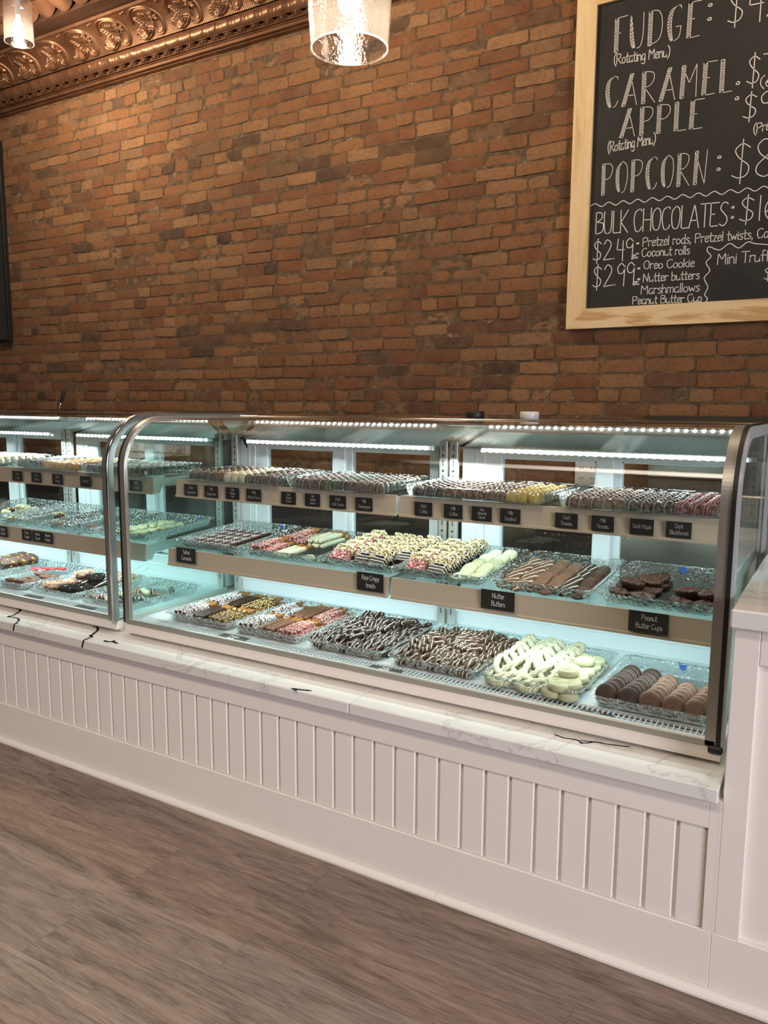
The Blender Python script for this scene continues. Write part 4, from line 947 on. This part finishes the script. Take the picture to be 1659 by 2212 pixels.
for c_ in range(2):
    for j in range(7):
        x = -.802+.087*c_+Rg.uniform(-.004, .004); y = 2.002+.045*j+(0 if c_ else .006)
        lay(PZ['white'], 'T5', x, y+(.012 if j else 0), 0, (.47 if j else .08, Rg.uniform(-.06, .06), Rg.uniform(-.12, .12)), 'large white chocolate drizzled pretzel in the '+('left' if c_ == 0 else 'right')+' of two leaning rows', 'pretzel', 'white pretzels, '+('left' if c_ == 0 else 'right')+' row')
for i, (dx, dy, dz) in enumerate([(a*.042, b*.058, 0) for a in range(2) for b in range(6)]+[(.004+a*.040, .028+b*.058, .0195) for a in range(2) for b in range(5)]+[(.02, .07, .040), (.03, .18, .040), (.015, .0, .0195)]):
    lay(OR['white'], 'T5', -.650+dx+Rg.uniform(-.004, .004), 1.975+dy+Rg.uniform(-.004, .004), .0005+dz, (Rg.uniform(-.09, .2), Rg.uniform(-.1, .1), Rg.uniform(0, 6)), 'white chocolate dipped sandwich cookie in the pile beside the white pretzels', 'cookie', 'white dipped cookies', 1.1)
for c_, (x, mt, n_, lab) in enumerate(((-.512, 'dark', 7, 'first'), (-.456, 'dark', 7, 'second'), (-.402, 'milk2', 6, 'third'), (-.346, 'milk2', 5, 'fourth'), (-.292, 'milk', 5, 'fifth'))):
    for j in range(n_):
        y = 2.005+.031*j; a = 1.0 if j == 0 else .86
        lay(OR[mt], 'T6', x+Rg.uniform(-.002, .002)+.003*j, y, 0, (a+Rg.uniform(-.05, .05), Rg.uniform(-.05, .05), Rg.uniform(-.1, .1)), f'{"dark" if mt == "dark" else "milk"} chocolate dipped sandwich cookie in the {lab} leaning row from the left', 'cookie', f'dipped cookies, {lab} row', (1.07, 1.12, 1.1))
# middle shelf
for i in range(5):
    for j in range(5):
        lay(CAR, 'M1', -2.098+.0395*i, 2.112+.058*j, .0003+(.0 if j else 0), (tiltx('M1'), 0, Rg.uniform(-.04, .04)), 'salted dark chocolate caramel in the block of caramels on the middle shelf', 'caramel', 'salted caramels')
lay(CAR, 'M1', -1.872, 2.395, .0003, (tiltx('M1'), 0, 1.2), 'single caramel lying apart at the back of the caramel tray', 'caramel')
def treats(tr, kind, x, n_, y0, lab, dy=.056):
    for j in range(n_):
        lay(TRT[kind], tr, x+Rg.uniform(-.003, .003), y0+dy*j, 0, (-.92+tiltx(tr)+Rg.uniform(-.05, .05), Rg.uniform(-.06, .06), Rg.uniform(-.10, .10)), lab, 'rice treat', lab)
treats('M3', 'sprinkle', -1.432, 5, 2.105, 'puffed rice treat dipped in sprinkles in the left column above the Rice Crispy treats card')
treats('M3', 'drizzle', -1.350, 5, 2.115, 'drizzled dark dipped rice treat, middle column above the Rice Crispy treats card')
treats('M3', 'drizzle', -1.288, 5, 2.105, 'drizzled dark dipped rice treat, right column above the Rice Crispy treats card')
treats('M3', 'drizzle', -1.230, 4, 2.180, 'drizzled dark dipped rice treat against the right tray wall above Rice Crispy card')
treats('M4', 'sprinkle', -1.140, 5, 2.100, 'puffed rice treat dipped in red sprinkles in the tray with the white peanut cookies')
treats('M4', 'drizzle', -1.073, 6, 2.095, 'puffed rice treat dipped in drizzled chocolate beside the white peanut cookies')
for c_ in range(2):
    for j in range(5):
        lay(NB_['white_s' if (j == 0 and c_ == 0) else 'white'], 'M4', -1.000+.050*c_+Rg.uniform(-.003, .003), 2.122+.063*j+.02*c_, 0, ((.0 if j == 0 else .31)+tiltx('M4'), Rg.uniform(-.1, .1), Rg.uniform(-.12, .05)), ('thinly drizzled white peanut cookie at the front of the left white row' if (j == 0 and c_ == 0) else 'white chocolate dipped peanut cookie in the '+('left' if c_ == 0 else 'right')+' white row'), 'cookie', None if (j == 0 and c_ == 0) else 'white peanut cookies, '+('left' if c_ == 0 else 'right')+' row', (1.65, 1.2, 1.2))
for c_, (mt, lab) in enumerate((('milk_s', 'drizzled milk chocolate peanut cookie in the leftmost row'), ('milk_s', 'drizzled milk chocolate peanut cookie in the second row'), ('milk2', 'plain milk chocolate peanut cookie in the third row'), ('milk2', 'plain milk chocolate peanut cookie in the fourth row'), ('dark_s', 'drizzled dark peanut cookie in the fifth row'), ('dark2', 'plain dark peanut cookie in the rightmost row'))):
    for j in range(4):
        lay(NB_[mt], 'M5', -.848+.0445*c_+Rg.uniform(-.002, .002)+.004*j*.0, 2.122+.073*j-.010*(c_ % 2), 0, ((.10 if j == 0 else .25)+tiltx('M5'), Rg.uniform(-.08, .08), Rg.uniform(-.1, .03)), lab+' above the Nutter Butters card', 'cookie', lab, (1.48, 1.30, 1.0))
for i, (x, y, z_) in enumerate(((-.520, 2.135, 0), (-.462, 2.125, 0), (-.515, 2.195, 0), (-.455, 2.190, 0), (-.440, 2.250, 0), (-.500, 2.160, .0205), (-.462, 2.215, .0205), (-.445, 2.245, .0205))):
    lay(CUP, 'M6', x, y, .0005+z_, (tiltx('M6')+Rg.uniform(-.06, .06) if z_ == 0 else tiltx('M6')+.1, Rg.uniform(-.07, .07), Rg.uniform(0, 6)), 'fluted chocolate peanut butter cup in the larger left pile', 'chocolate cup', 'chocolate cups, left pile', 1.12)
for i, (x, y, z_) in enumerate(((-.362, 2.125, 0), (-.300, 2.120, 0), (-.345, 2.18, 0), (-.350, 2.15, .0205), (-.298, 2.150, .0205), (-.292, 2.18, 0))):
    lay(CUP, 'M6', x, y, .0005+z_, (tiltx('M6'), Rg.uniform(-.07, .07), Rg.uniform(0, 6)), 'fluted chocolate peanut butter cup in the smaller right pile', 'chocolate cup', 'chocolate cups, right pile', 1.12)
# left case, middle shelf
for j in range(6):
    for i in range(3): lay(CL['white'], 'N1', -2.515+.052*i+.006*j, 2.115+.043*j, .0005+.004*(i == 1), (tiltx('N1'), 0, Rg.uniform(0, 6)), 'pale yellow nut cluster in the rows behind the glass partition', 'nut cluster', 'pale nut clusters behind the partition')
lay(CL['milk'], 'N2', -2.845, 2.10, .0005, (tiltx('N2'), 0, 1), 'brown cluster alone at the front of a nearly empty tray above the Almond Clusters card', 'nut cluster', None, 1.25)
lay(CL['milk'], 'N2', -2.665, 2.13, .0005, (tiltx('N2'), 0, 2), 'brown cluster beside the left case frame on the middle shelf', 'nut cluster', None, 1.3)
lay(CL['dark'], 'N3', -3.02, 2.235, .0005, (tiltx('N3'), 0, 2), 'dark cluster with chopped nuts on top in the middle of an empty tray', 'nut cluster', None, 1.5)
lay(CL['dark'], 'N3', -3.165, 2.11, .0005, (tiltx('N3'), 0, 4), 'flat dark cluster at the front left corner above the Walnut Cluster card', 'nut cluster', None, 1.3)
for i, (x, y, z_, k_) in enumerate(((-3.31, 2.24, 0, 'dark'), (-3.35, 2.28, 0, 'white'), (-3.29, 2.30, 0, 'white'), (-3.36, 2.20, 0, 'white'), (-3.40, 2.26, 0, 'dark'), (-3.33, 2.26, .018, 'white'), (-3.37, 2.32, .0, 'white'))):
    lay(CL[k_], 'N4', x, y, .0005+z_, (tiltx('N4'), 0, i), ('pale' if k_ == 'white' else 'dark nutty')+' cluster in the small mixed pile at the left edge of the middle shelf', 'nut cluster', ('pale' if k_ == 'white' else 'dark')+' clusters in the mixed pile', 1.2)
# left case, floor
for i, (x, y, z_, rz, k_) in enumerate(((-2.825, 2.04, 0, -.5, 'sprinkle'), (-2.80, 2.10, 0, -.55, 'sprinkle'), (-2.775, 2.19, 0, -.5, 'sprinkle'), (-2.72, 2.30, 0, -.45, 'sprinkle'), (-2.66, 2.29, 0, -.45, 'sprinkle'), (-2.725, 2.045, 0, -.55, 'crumb'), (-2.70, 2.11, .004, -.5, 'crumb'), (-2.645, 2.06, 0, -.5, 'crumb'), (-2.64, 2.16, 0, -.45, 'crumb'), (-2.68, 2.14, .034, -.5, 'crumb'), (-2.76, 2.15, .034, -.4, 'sprinkle'))):
    lay(POP[k_], 'L1', x, y, .0005+z_, (Rg.uniform(-.05, .1), Rg.uniform(-.1, .1), rz+Rg.uniform(-.15, .15)), 'lollipop coated in '+('light coloured sprinkles' if k_ == 'sprinkle' else 'black cookie crumbs')+' on the left case floor', 'lollipop', k_+' lollipops', .96)
for i, (x, y, z_, k_) in enumerate(((-2.535, 2.02, 0, 'milk_s'), (-2.535, 2.10, 0, 'milk_s'), (-2.500, 2.03, 0, 'milk_s'), (-2.505, 2.11, .0, 'milk_s'), (-2.462, 2.02, 0, 'white'), (-2.455, 2.10, 0, 'white'), (-2.46, 2.055, .02, 'white'), (-2.42, 2.03, 0, 'milk2'), (-2.42, 2.11, 0, 'dark_s'), (-2.38, 2.04, 0, 'dark_s'), (-2.385, 2.12, 0, 'milk2'), (-2.40, 2.2, 0, 'dark_s'), (-2.345, 2.10, 0, 'dark_s'), (-2.345, 2.18, 0, 'milk2'), (-2.44, 2.19, 0, 'white'), (-2.49, 2.19, 0, 'milk_s'), (-2.36, 2.26, 0, 'dark_s'))):
    q = {'milk_s': 'brown drizzled', 'white': 'white', 'milk2': 'plain light brown', 'dark_s': 'dark drizzled'}[k_]
    lay(ROL[k_], 'L2', x, y, .0005+z_, (.05, 0, 1.15+Rg.uniform(-.3, .3)), f'short {q} chocolate roll in the tray beside the glass partition', 'chocolate roll', f'{q} rolls')
BR = []
for q in range(3):
    m_ = MB(); rr_ = random.Random(q+5); ring = [(math.cos(a)*.045*rr_.uniform(.7, 1.15), math.sin(a)*.026*rr_.uniform(.7, 1.2)) for a in np.linspace(0, 2*PI, 9, endpoint=False)]
    v = [(a, b, 0) for a, b in ring]+[(a*.97, b*.95, .008+rr_.uniform(0, .002)) for a, b in ring]; m_.add(v, [(i, (i+1) % 9, 9+(i+1) % 9, 9+i) for i in range(9)]+[tuple(range(9))[::-1], tuple(range(9, 18))])
    o = proto(m_.build('chocolate_bark', M['milk2'])); s_ = MB()
    for i in range(9): s_.ell((rr_.uniform(-.032, .032), rr_.uniform(-.015, .015), .0095), (.0045, .0045, .0028), 8, 5, mi=i % 4)
    s_.build('candy_pieces', [M['sp_yellow'], M['sp_blue'], M['sp_red'], M['sp_green']], o); BR.append(o)
for i in range(18):
    lay(BR[i % 3], 'LB', -3.40+.026*(i % 6)+Rg.uniform(-.01, .01), 2.16+.05*(i//6), .015+.012*(i % 3), (.45+Rg.uniform(-.1, .3), Rg.uniform(-.2, .5), .5+Rg.uniform(-.3, .3)), 'jagged chocolate bark shard with coloured candies in the heap at the left edge', 'chocolate bark', 'bark shards')
PC = []
for q in range(2):
    m_ = MB(); m_.ell((0, 0, .009), (.030, .014, .010), 12, 7, .12, rnd=random.Random(q)); PC.append(proto(m_.build('chocolate_piece', M['milk'])))
lic = proto(MB().box(-.035, .035, -.011, .011, 0, .007, .003).build('red_candy_strip', M['red_candy']))
for i in range(17):
    lay(PC[i % 2], 'L0', -3.06+.048*(i % 3)+.012*(i//6)+Rg.uniform(-.006, .006), 2.0+.034*((i//3) % 5), .0005+.016*(i > 10), (0, Rg.uniform(-.1, .2), Rg.uniform(-.4, .9)), 'lumpy milk chocolate piece in the tray with the red candy', 'chocolate', 'lumpy chocolate pieces')
for i in range(4):
    lay(lic, 'L0', -3.11+.035*i, 2.16+.02*i, .034, (.1, Rg.uniform(-.2, .2), -.2+Rg.uniform(-.2, .2)), 'red candy strip lying on the chocolate pieces at the left edge', 'candy', 'red candy strips')
TRUF = []
# truffles on the top shelf, set in columns
NMT = {'t_dark': 'black', 't_brown': 'dark brown', 't_milk': 'milk brown', 't_white': 'ivory', 't_yellow': 'mustard yellow', 't_orange': 'orange tan', 't_green': 'green tinted dark', 't_red': 'red striped dark'}
for tr, cols, card in (('A1', 't_brown t_brown t_brown t_milk t_milk t_white t_white t_white t_brown t_brown t_brown t_brown', 'Dark Cappuccino'), ('A2', 't_brown t_brown t_brown t_brown t_green t_green t_dark t_dark t_brown t_brown t_brown', 'Dark Toasted Coconut'),
    ('A3', 't_dark t_dark t_dark t_milk t_milk t_milk t_milk t_milk t_milk t_yellow t_yellow t_yellow', 'Dark Coffee'), ('A4', 't_milk t_milk t_milk t_milk t_milk t_dark t_dark t_dark t_dark t_red t_red t_red', 'Dark Tiramisu'),
    ('B1', 't_dark t_dark t_brown t_brown t_brown t_orange t_orange t_orange t_orange t_orange t_orange', 'White Orange'), ('B2', 't_dark t_dark t_dark t_brown t_brown t_brown t_brown t_brown t_brown t_brown', ''), ('B3', 't_brown t_brown t_brown t_white t_white t_white t_white t_white t_white t_white t_white t_white', '')):
    cols = cols.split(); x0, x1, y0, y1 = TR[tr][:4]; n_ = len(cols)
    where = f'in the tray above the {card} card' if card else ('in the tray at the partition' if tr == 'B2' else 'in the tray at the left edge of the top shelf')
    for i, mt in enumerate(cols):
        for j in range(8):
            x = x0+.044+(x1-x0-.088)*i/(n_-1)+Rg.uniform(-.0012, .0012); y = y0+.043+(y1-y0-.086)*j/7
            TRUF.append((math.hypot(x, y), mt, tr, x, y, f'{NMT[mt]} truffle with drizzle {where}', f'{NMT[mt]} truffles {where}'))
TRUF.sort(key=lambda q: q[0]); mass = MB(); TK = list(TF)
for q, (d, mt, tr, x, y, lab, grp) in enumerate(TRUF):
    rot = (Rg.uniform(-.08, .08), Rg.uniform(-.08, .08), Rg.uniform(-.3, .3))
    if q < 300: lay(TF[mt], tr, x, y, 0, rot, lab, 'truffle', grp)
    else:
        me = TF[mt].data; Rm = np.array(Euler(rot).to_matrix()); V = np.array([tuple(v.co) for v in me.vertices]) @ Rm.T; V[:, 2] -= V[:, 2].min()
        mass.add((V+np.array(on(tr, x, y, .0006))).tolist(), [tuple(pl.vertices) for pl in me.polygons], True, TK.index(mt))
o = mass.build('truffles', [M[k] for k in TK]); tag(o, 'drizzled truffles filling the farther trays along the top shelves', 'truffles', None, 'stuff')
drop_protos()

# ------------------------------------------------------------------ price cards
def card(x0, x1, z0, z1, y, lines, label, bright=True, hs=None):
    o = MB().box(x0, x1, y-.0012, y, z0, z1).build('price_card', M['card']); tag(o, label, 'price card', None)
    m_ = MB(); n_ = len(lines); w = x1-x0; h = z1-z0; lh = h*.80/max(n_, 2)
    top = z1-h*(.08 if n_ > 1 else .28)
    for i, s_ in enumerate(lines):
        st, Wt = text_strokes(s_); ch = lh*.62; ww = min(w*.86, Wt*ch*1.05); xc = (x0+x1)/2+w*.02
        zb = top-lh*(i+1)+lh*.22
        write(m_, s_, xc-ww/2, zb, xc+ww/2, zb, ch, max(.0011, ch*.085), lambda u, v: (u, y-.0016, v))
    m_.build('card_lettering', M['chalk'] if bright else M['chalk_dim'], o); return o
YT_ = 2.1075
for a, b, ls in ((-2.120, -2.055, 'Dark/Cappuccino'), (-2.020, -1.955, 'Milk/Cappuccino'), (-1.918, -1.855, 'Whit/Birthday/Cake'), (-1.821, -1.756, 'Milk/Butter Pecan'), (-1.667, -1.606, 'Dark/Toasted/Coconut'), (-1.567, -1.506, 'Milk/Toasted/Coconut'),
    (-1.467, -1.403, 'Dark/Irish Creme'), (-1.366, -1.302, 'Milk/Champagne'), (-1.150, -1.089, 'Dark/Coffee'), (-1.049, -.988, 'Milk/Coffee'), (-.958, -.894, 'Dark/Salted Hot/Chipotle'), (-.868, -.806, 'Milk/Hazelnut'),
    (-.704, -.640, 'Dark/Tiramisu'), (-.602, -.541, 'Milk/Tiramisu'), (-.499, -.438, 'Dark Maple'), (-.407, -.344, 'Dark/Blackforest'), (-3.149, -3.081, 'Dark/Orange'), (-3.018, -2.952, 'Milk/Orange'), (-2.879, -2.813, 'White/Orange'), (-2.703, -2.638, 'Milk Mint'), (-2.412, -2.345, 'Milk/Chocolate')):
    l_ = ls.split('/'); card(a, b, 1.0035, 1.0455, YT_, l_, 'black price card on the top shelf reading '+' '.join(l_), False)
YM_ = 2.0575
for a, b, z0, z1, ls, lab in ((-2.119, -2.024, .761, .817, 'Salted/Caramels', 'reading Salted Caramels'), (-1.328, -1.230, .757, .816, 'Rice Crispy/treats', 'reading Rice Crispy treats'), (-.900, -.797, .757, .814, 'Nutter/Butters', 'reading Nutter Butters'), (-.479, -.378, .755, .811, 'Peanut/Butter Cups', 'reading Peanut Butter Cups'),
    (-3.197, -3.134, .759, .805, 'Walnut/Cluster', 'reading Walnut Cluster at the left edge'), (-3.031, -2.968, .759, .805, 'Pecan/Cluster', 'reading Pecan Cluster'), (-2.959, -2.897, .759, .805, 'Walnut/Cluster', 'reading Walnut Cluster between pecan and almond cards'), (-2.894, -2.828, .759, .805, 'Almond/Clusters', 'reading Almond Clusters')):
    card(a, b, z0, z1, YM_, ls.split('/'), 'black price card on the middle shelf '+lab)
def flat_card(x0, x1, y0, y1, lines, label):
    z_ = .5640; o = MB().box(x0, x1, y0, y1, z_-.0012, z_).build('price_card', M['card']); tag(o, label, 'price card'); m_ = MB(); lh = (y1-y0)*.42
    for i, s_ in enumerate(lines):
        st, Wt = text_strokes(s_); ch = lh*.64; ww = min((x1-x0)*.84, Wt*ch*1.15); yb = y1-lh*(i+1)
        write(m_, s_, (x0+x1)/2-ww/2, yb, (x0+x1)/2+ww/2, yb, ch, .0022, lambda u, v: (u, v, z_+.0004))
    if lines: m_.build('card_lettering', M['chalk'], o)
flat_card(-1.800, -1.690, 1.912, 1.958, ('Pretzel', 'Rods'), 'black card reading Pretzel lying on the white floor grille')
flat_card(-1.200, -1.095, 1.912, 1.948, ('Twisty', 'Pretzels'), 'black card reading Twisty lying on the white floor grille')
flat_card(-.560, -.475, 1.912, 1.935, ('Oreos',), 'black card reading Oreos lying on the white floor grille')
flat_card(-2.860, -2.755, 1.912, 1.952, (), 'dark card lying on the grille below the lollipop tray')
flat_card(-2.545, -2.440, 1.912, 1.952, (), 'dark card lying on the grille below the roll tray')

# ------------------------------------------------------------------ things on top of and behind the cases
def tape_roll(x, y, z, mat, core, label):
    o = MB().lathe([(.020, 0), (.031, 0), (.0325, .002), (.0325, .024), (.031, .026), (.020, .026), (.020, 0)], 32, cap=False).build('tape_roll', mat); o.location = (x, y, z); tag(o, label, 'tape roll')
    MB().lathe([(.0185, .0003), (.0199, .0003), (.0199, .0257), (.0185, .0257), (.0185, .0003)], 28, cap=False).build('core', core, o)
tape_roll(-1.176, 2.60, 1.2927, M['black'], M['plastic_white'], 'black tape roll lying on top of the display case')
tape_roll(-.972, 2.60, 1.2927, M['plastic_white'], M['stick'], 'white tape roll lying on top of the display case')
sp = empty('spatula', (-3.47, 2.60, 1.2935)); tag(sp, 'spatula with black handle standing on top of the left case', 'spatula')
MB().tube([(-.012, 0, .0045), (.018, 0, .050)], .0045, 10).build('steel_shank', M['chrome'], sp)
MB().tube([(.018, 0, .050), (.024, 0, .060), (.042, 0, .100), (.045, 0, .107)], [.006, .0085, .0095, .006], 12).build('handle', M['dark_metal'], sp)
bc = empty('back_counter', (-2.5, 3.45, 0)); tag(bc, 'dark work counter against the brick wall behind the display cases', 'counter')
part(MB().box(-5.5, -.9, 3.18, 3.735, 0, .87), 'cabinet_body', M['dark_wood'], bc)
part(MB().box(-5.52, -.88, 3.15, 3.735, .87, .91, .004), 'worktop', plain('dark_stone_worktop', (.10, .09, .085), .15, nz=.4, nscale=25), bc)
ap = empty('steel_appliance', (-.35, 3.4, 0)); tag(ap, 'stainless steel appliance behind the right end of the case', 'appliance')
part(MB().box(-.86, .55, 3.10, 3.72, .04, 1.02, .006), 'steel_body', M['steel'], ap); part(MB().box(-.84, .53, 3.12, 3.70, 0, .04), 'plinth', M['black'], ap)
part(MB().box(-.80, .50, 3.66, 3.72, 1.02, 1.30, .004), 'steel_splashback', M['steel'], ap)
ot = MB().box(-1.155, -1.035, 3.725, 3.738, .955, 1.075, .003).build('wall_outlet', M['plastic_white']); tag(ot, 'white double wall outlet seen through the rear glass door', 'outlet')
sl_ = MB()
for ox in (-1.122, -1.068):
    for oz in (.99, 1.04):
        for d in (-.007, .007): sl_.box(ox+d-.0015, ox+d+.0015, 3.7235, 3.7255, oz, oz+.011)
sl_.build('socket_slots', M['black'], ot)
can = MB().lathe([(.045, 0), (.05, .004), (.05, .05), (.048, .054), (.05, .058), (.05, .10), (.047, .108), (.03, .112)], 28).build('white_canister', M['plastic_white']); can.location = (-.28, 3.30, 1.0205); tag(can, 'white ribbed canister on the steel appliance at the right edge', 'canister')
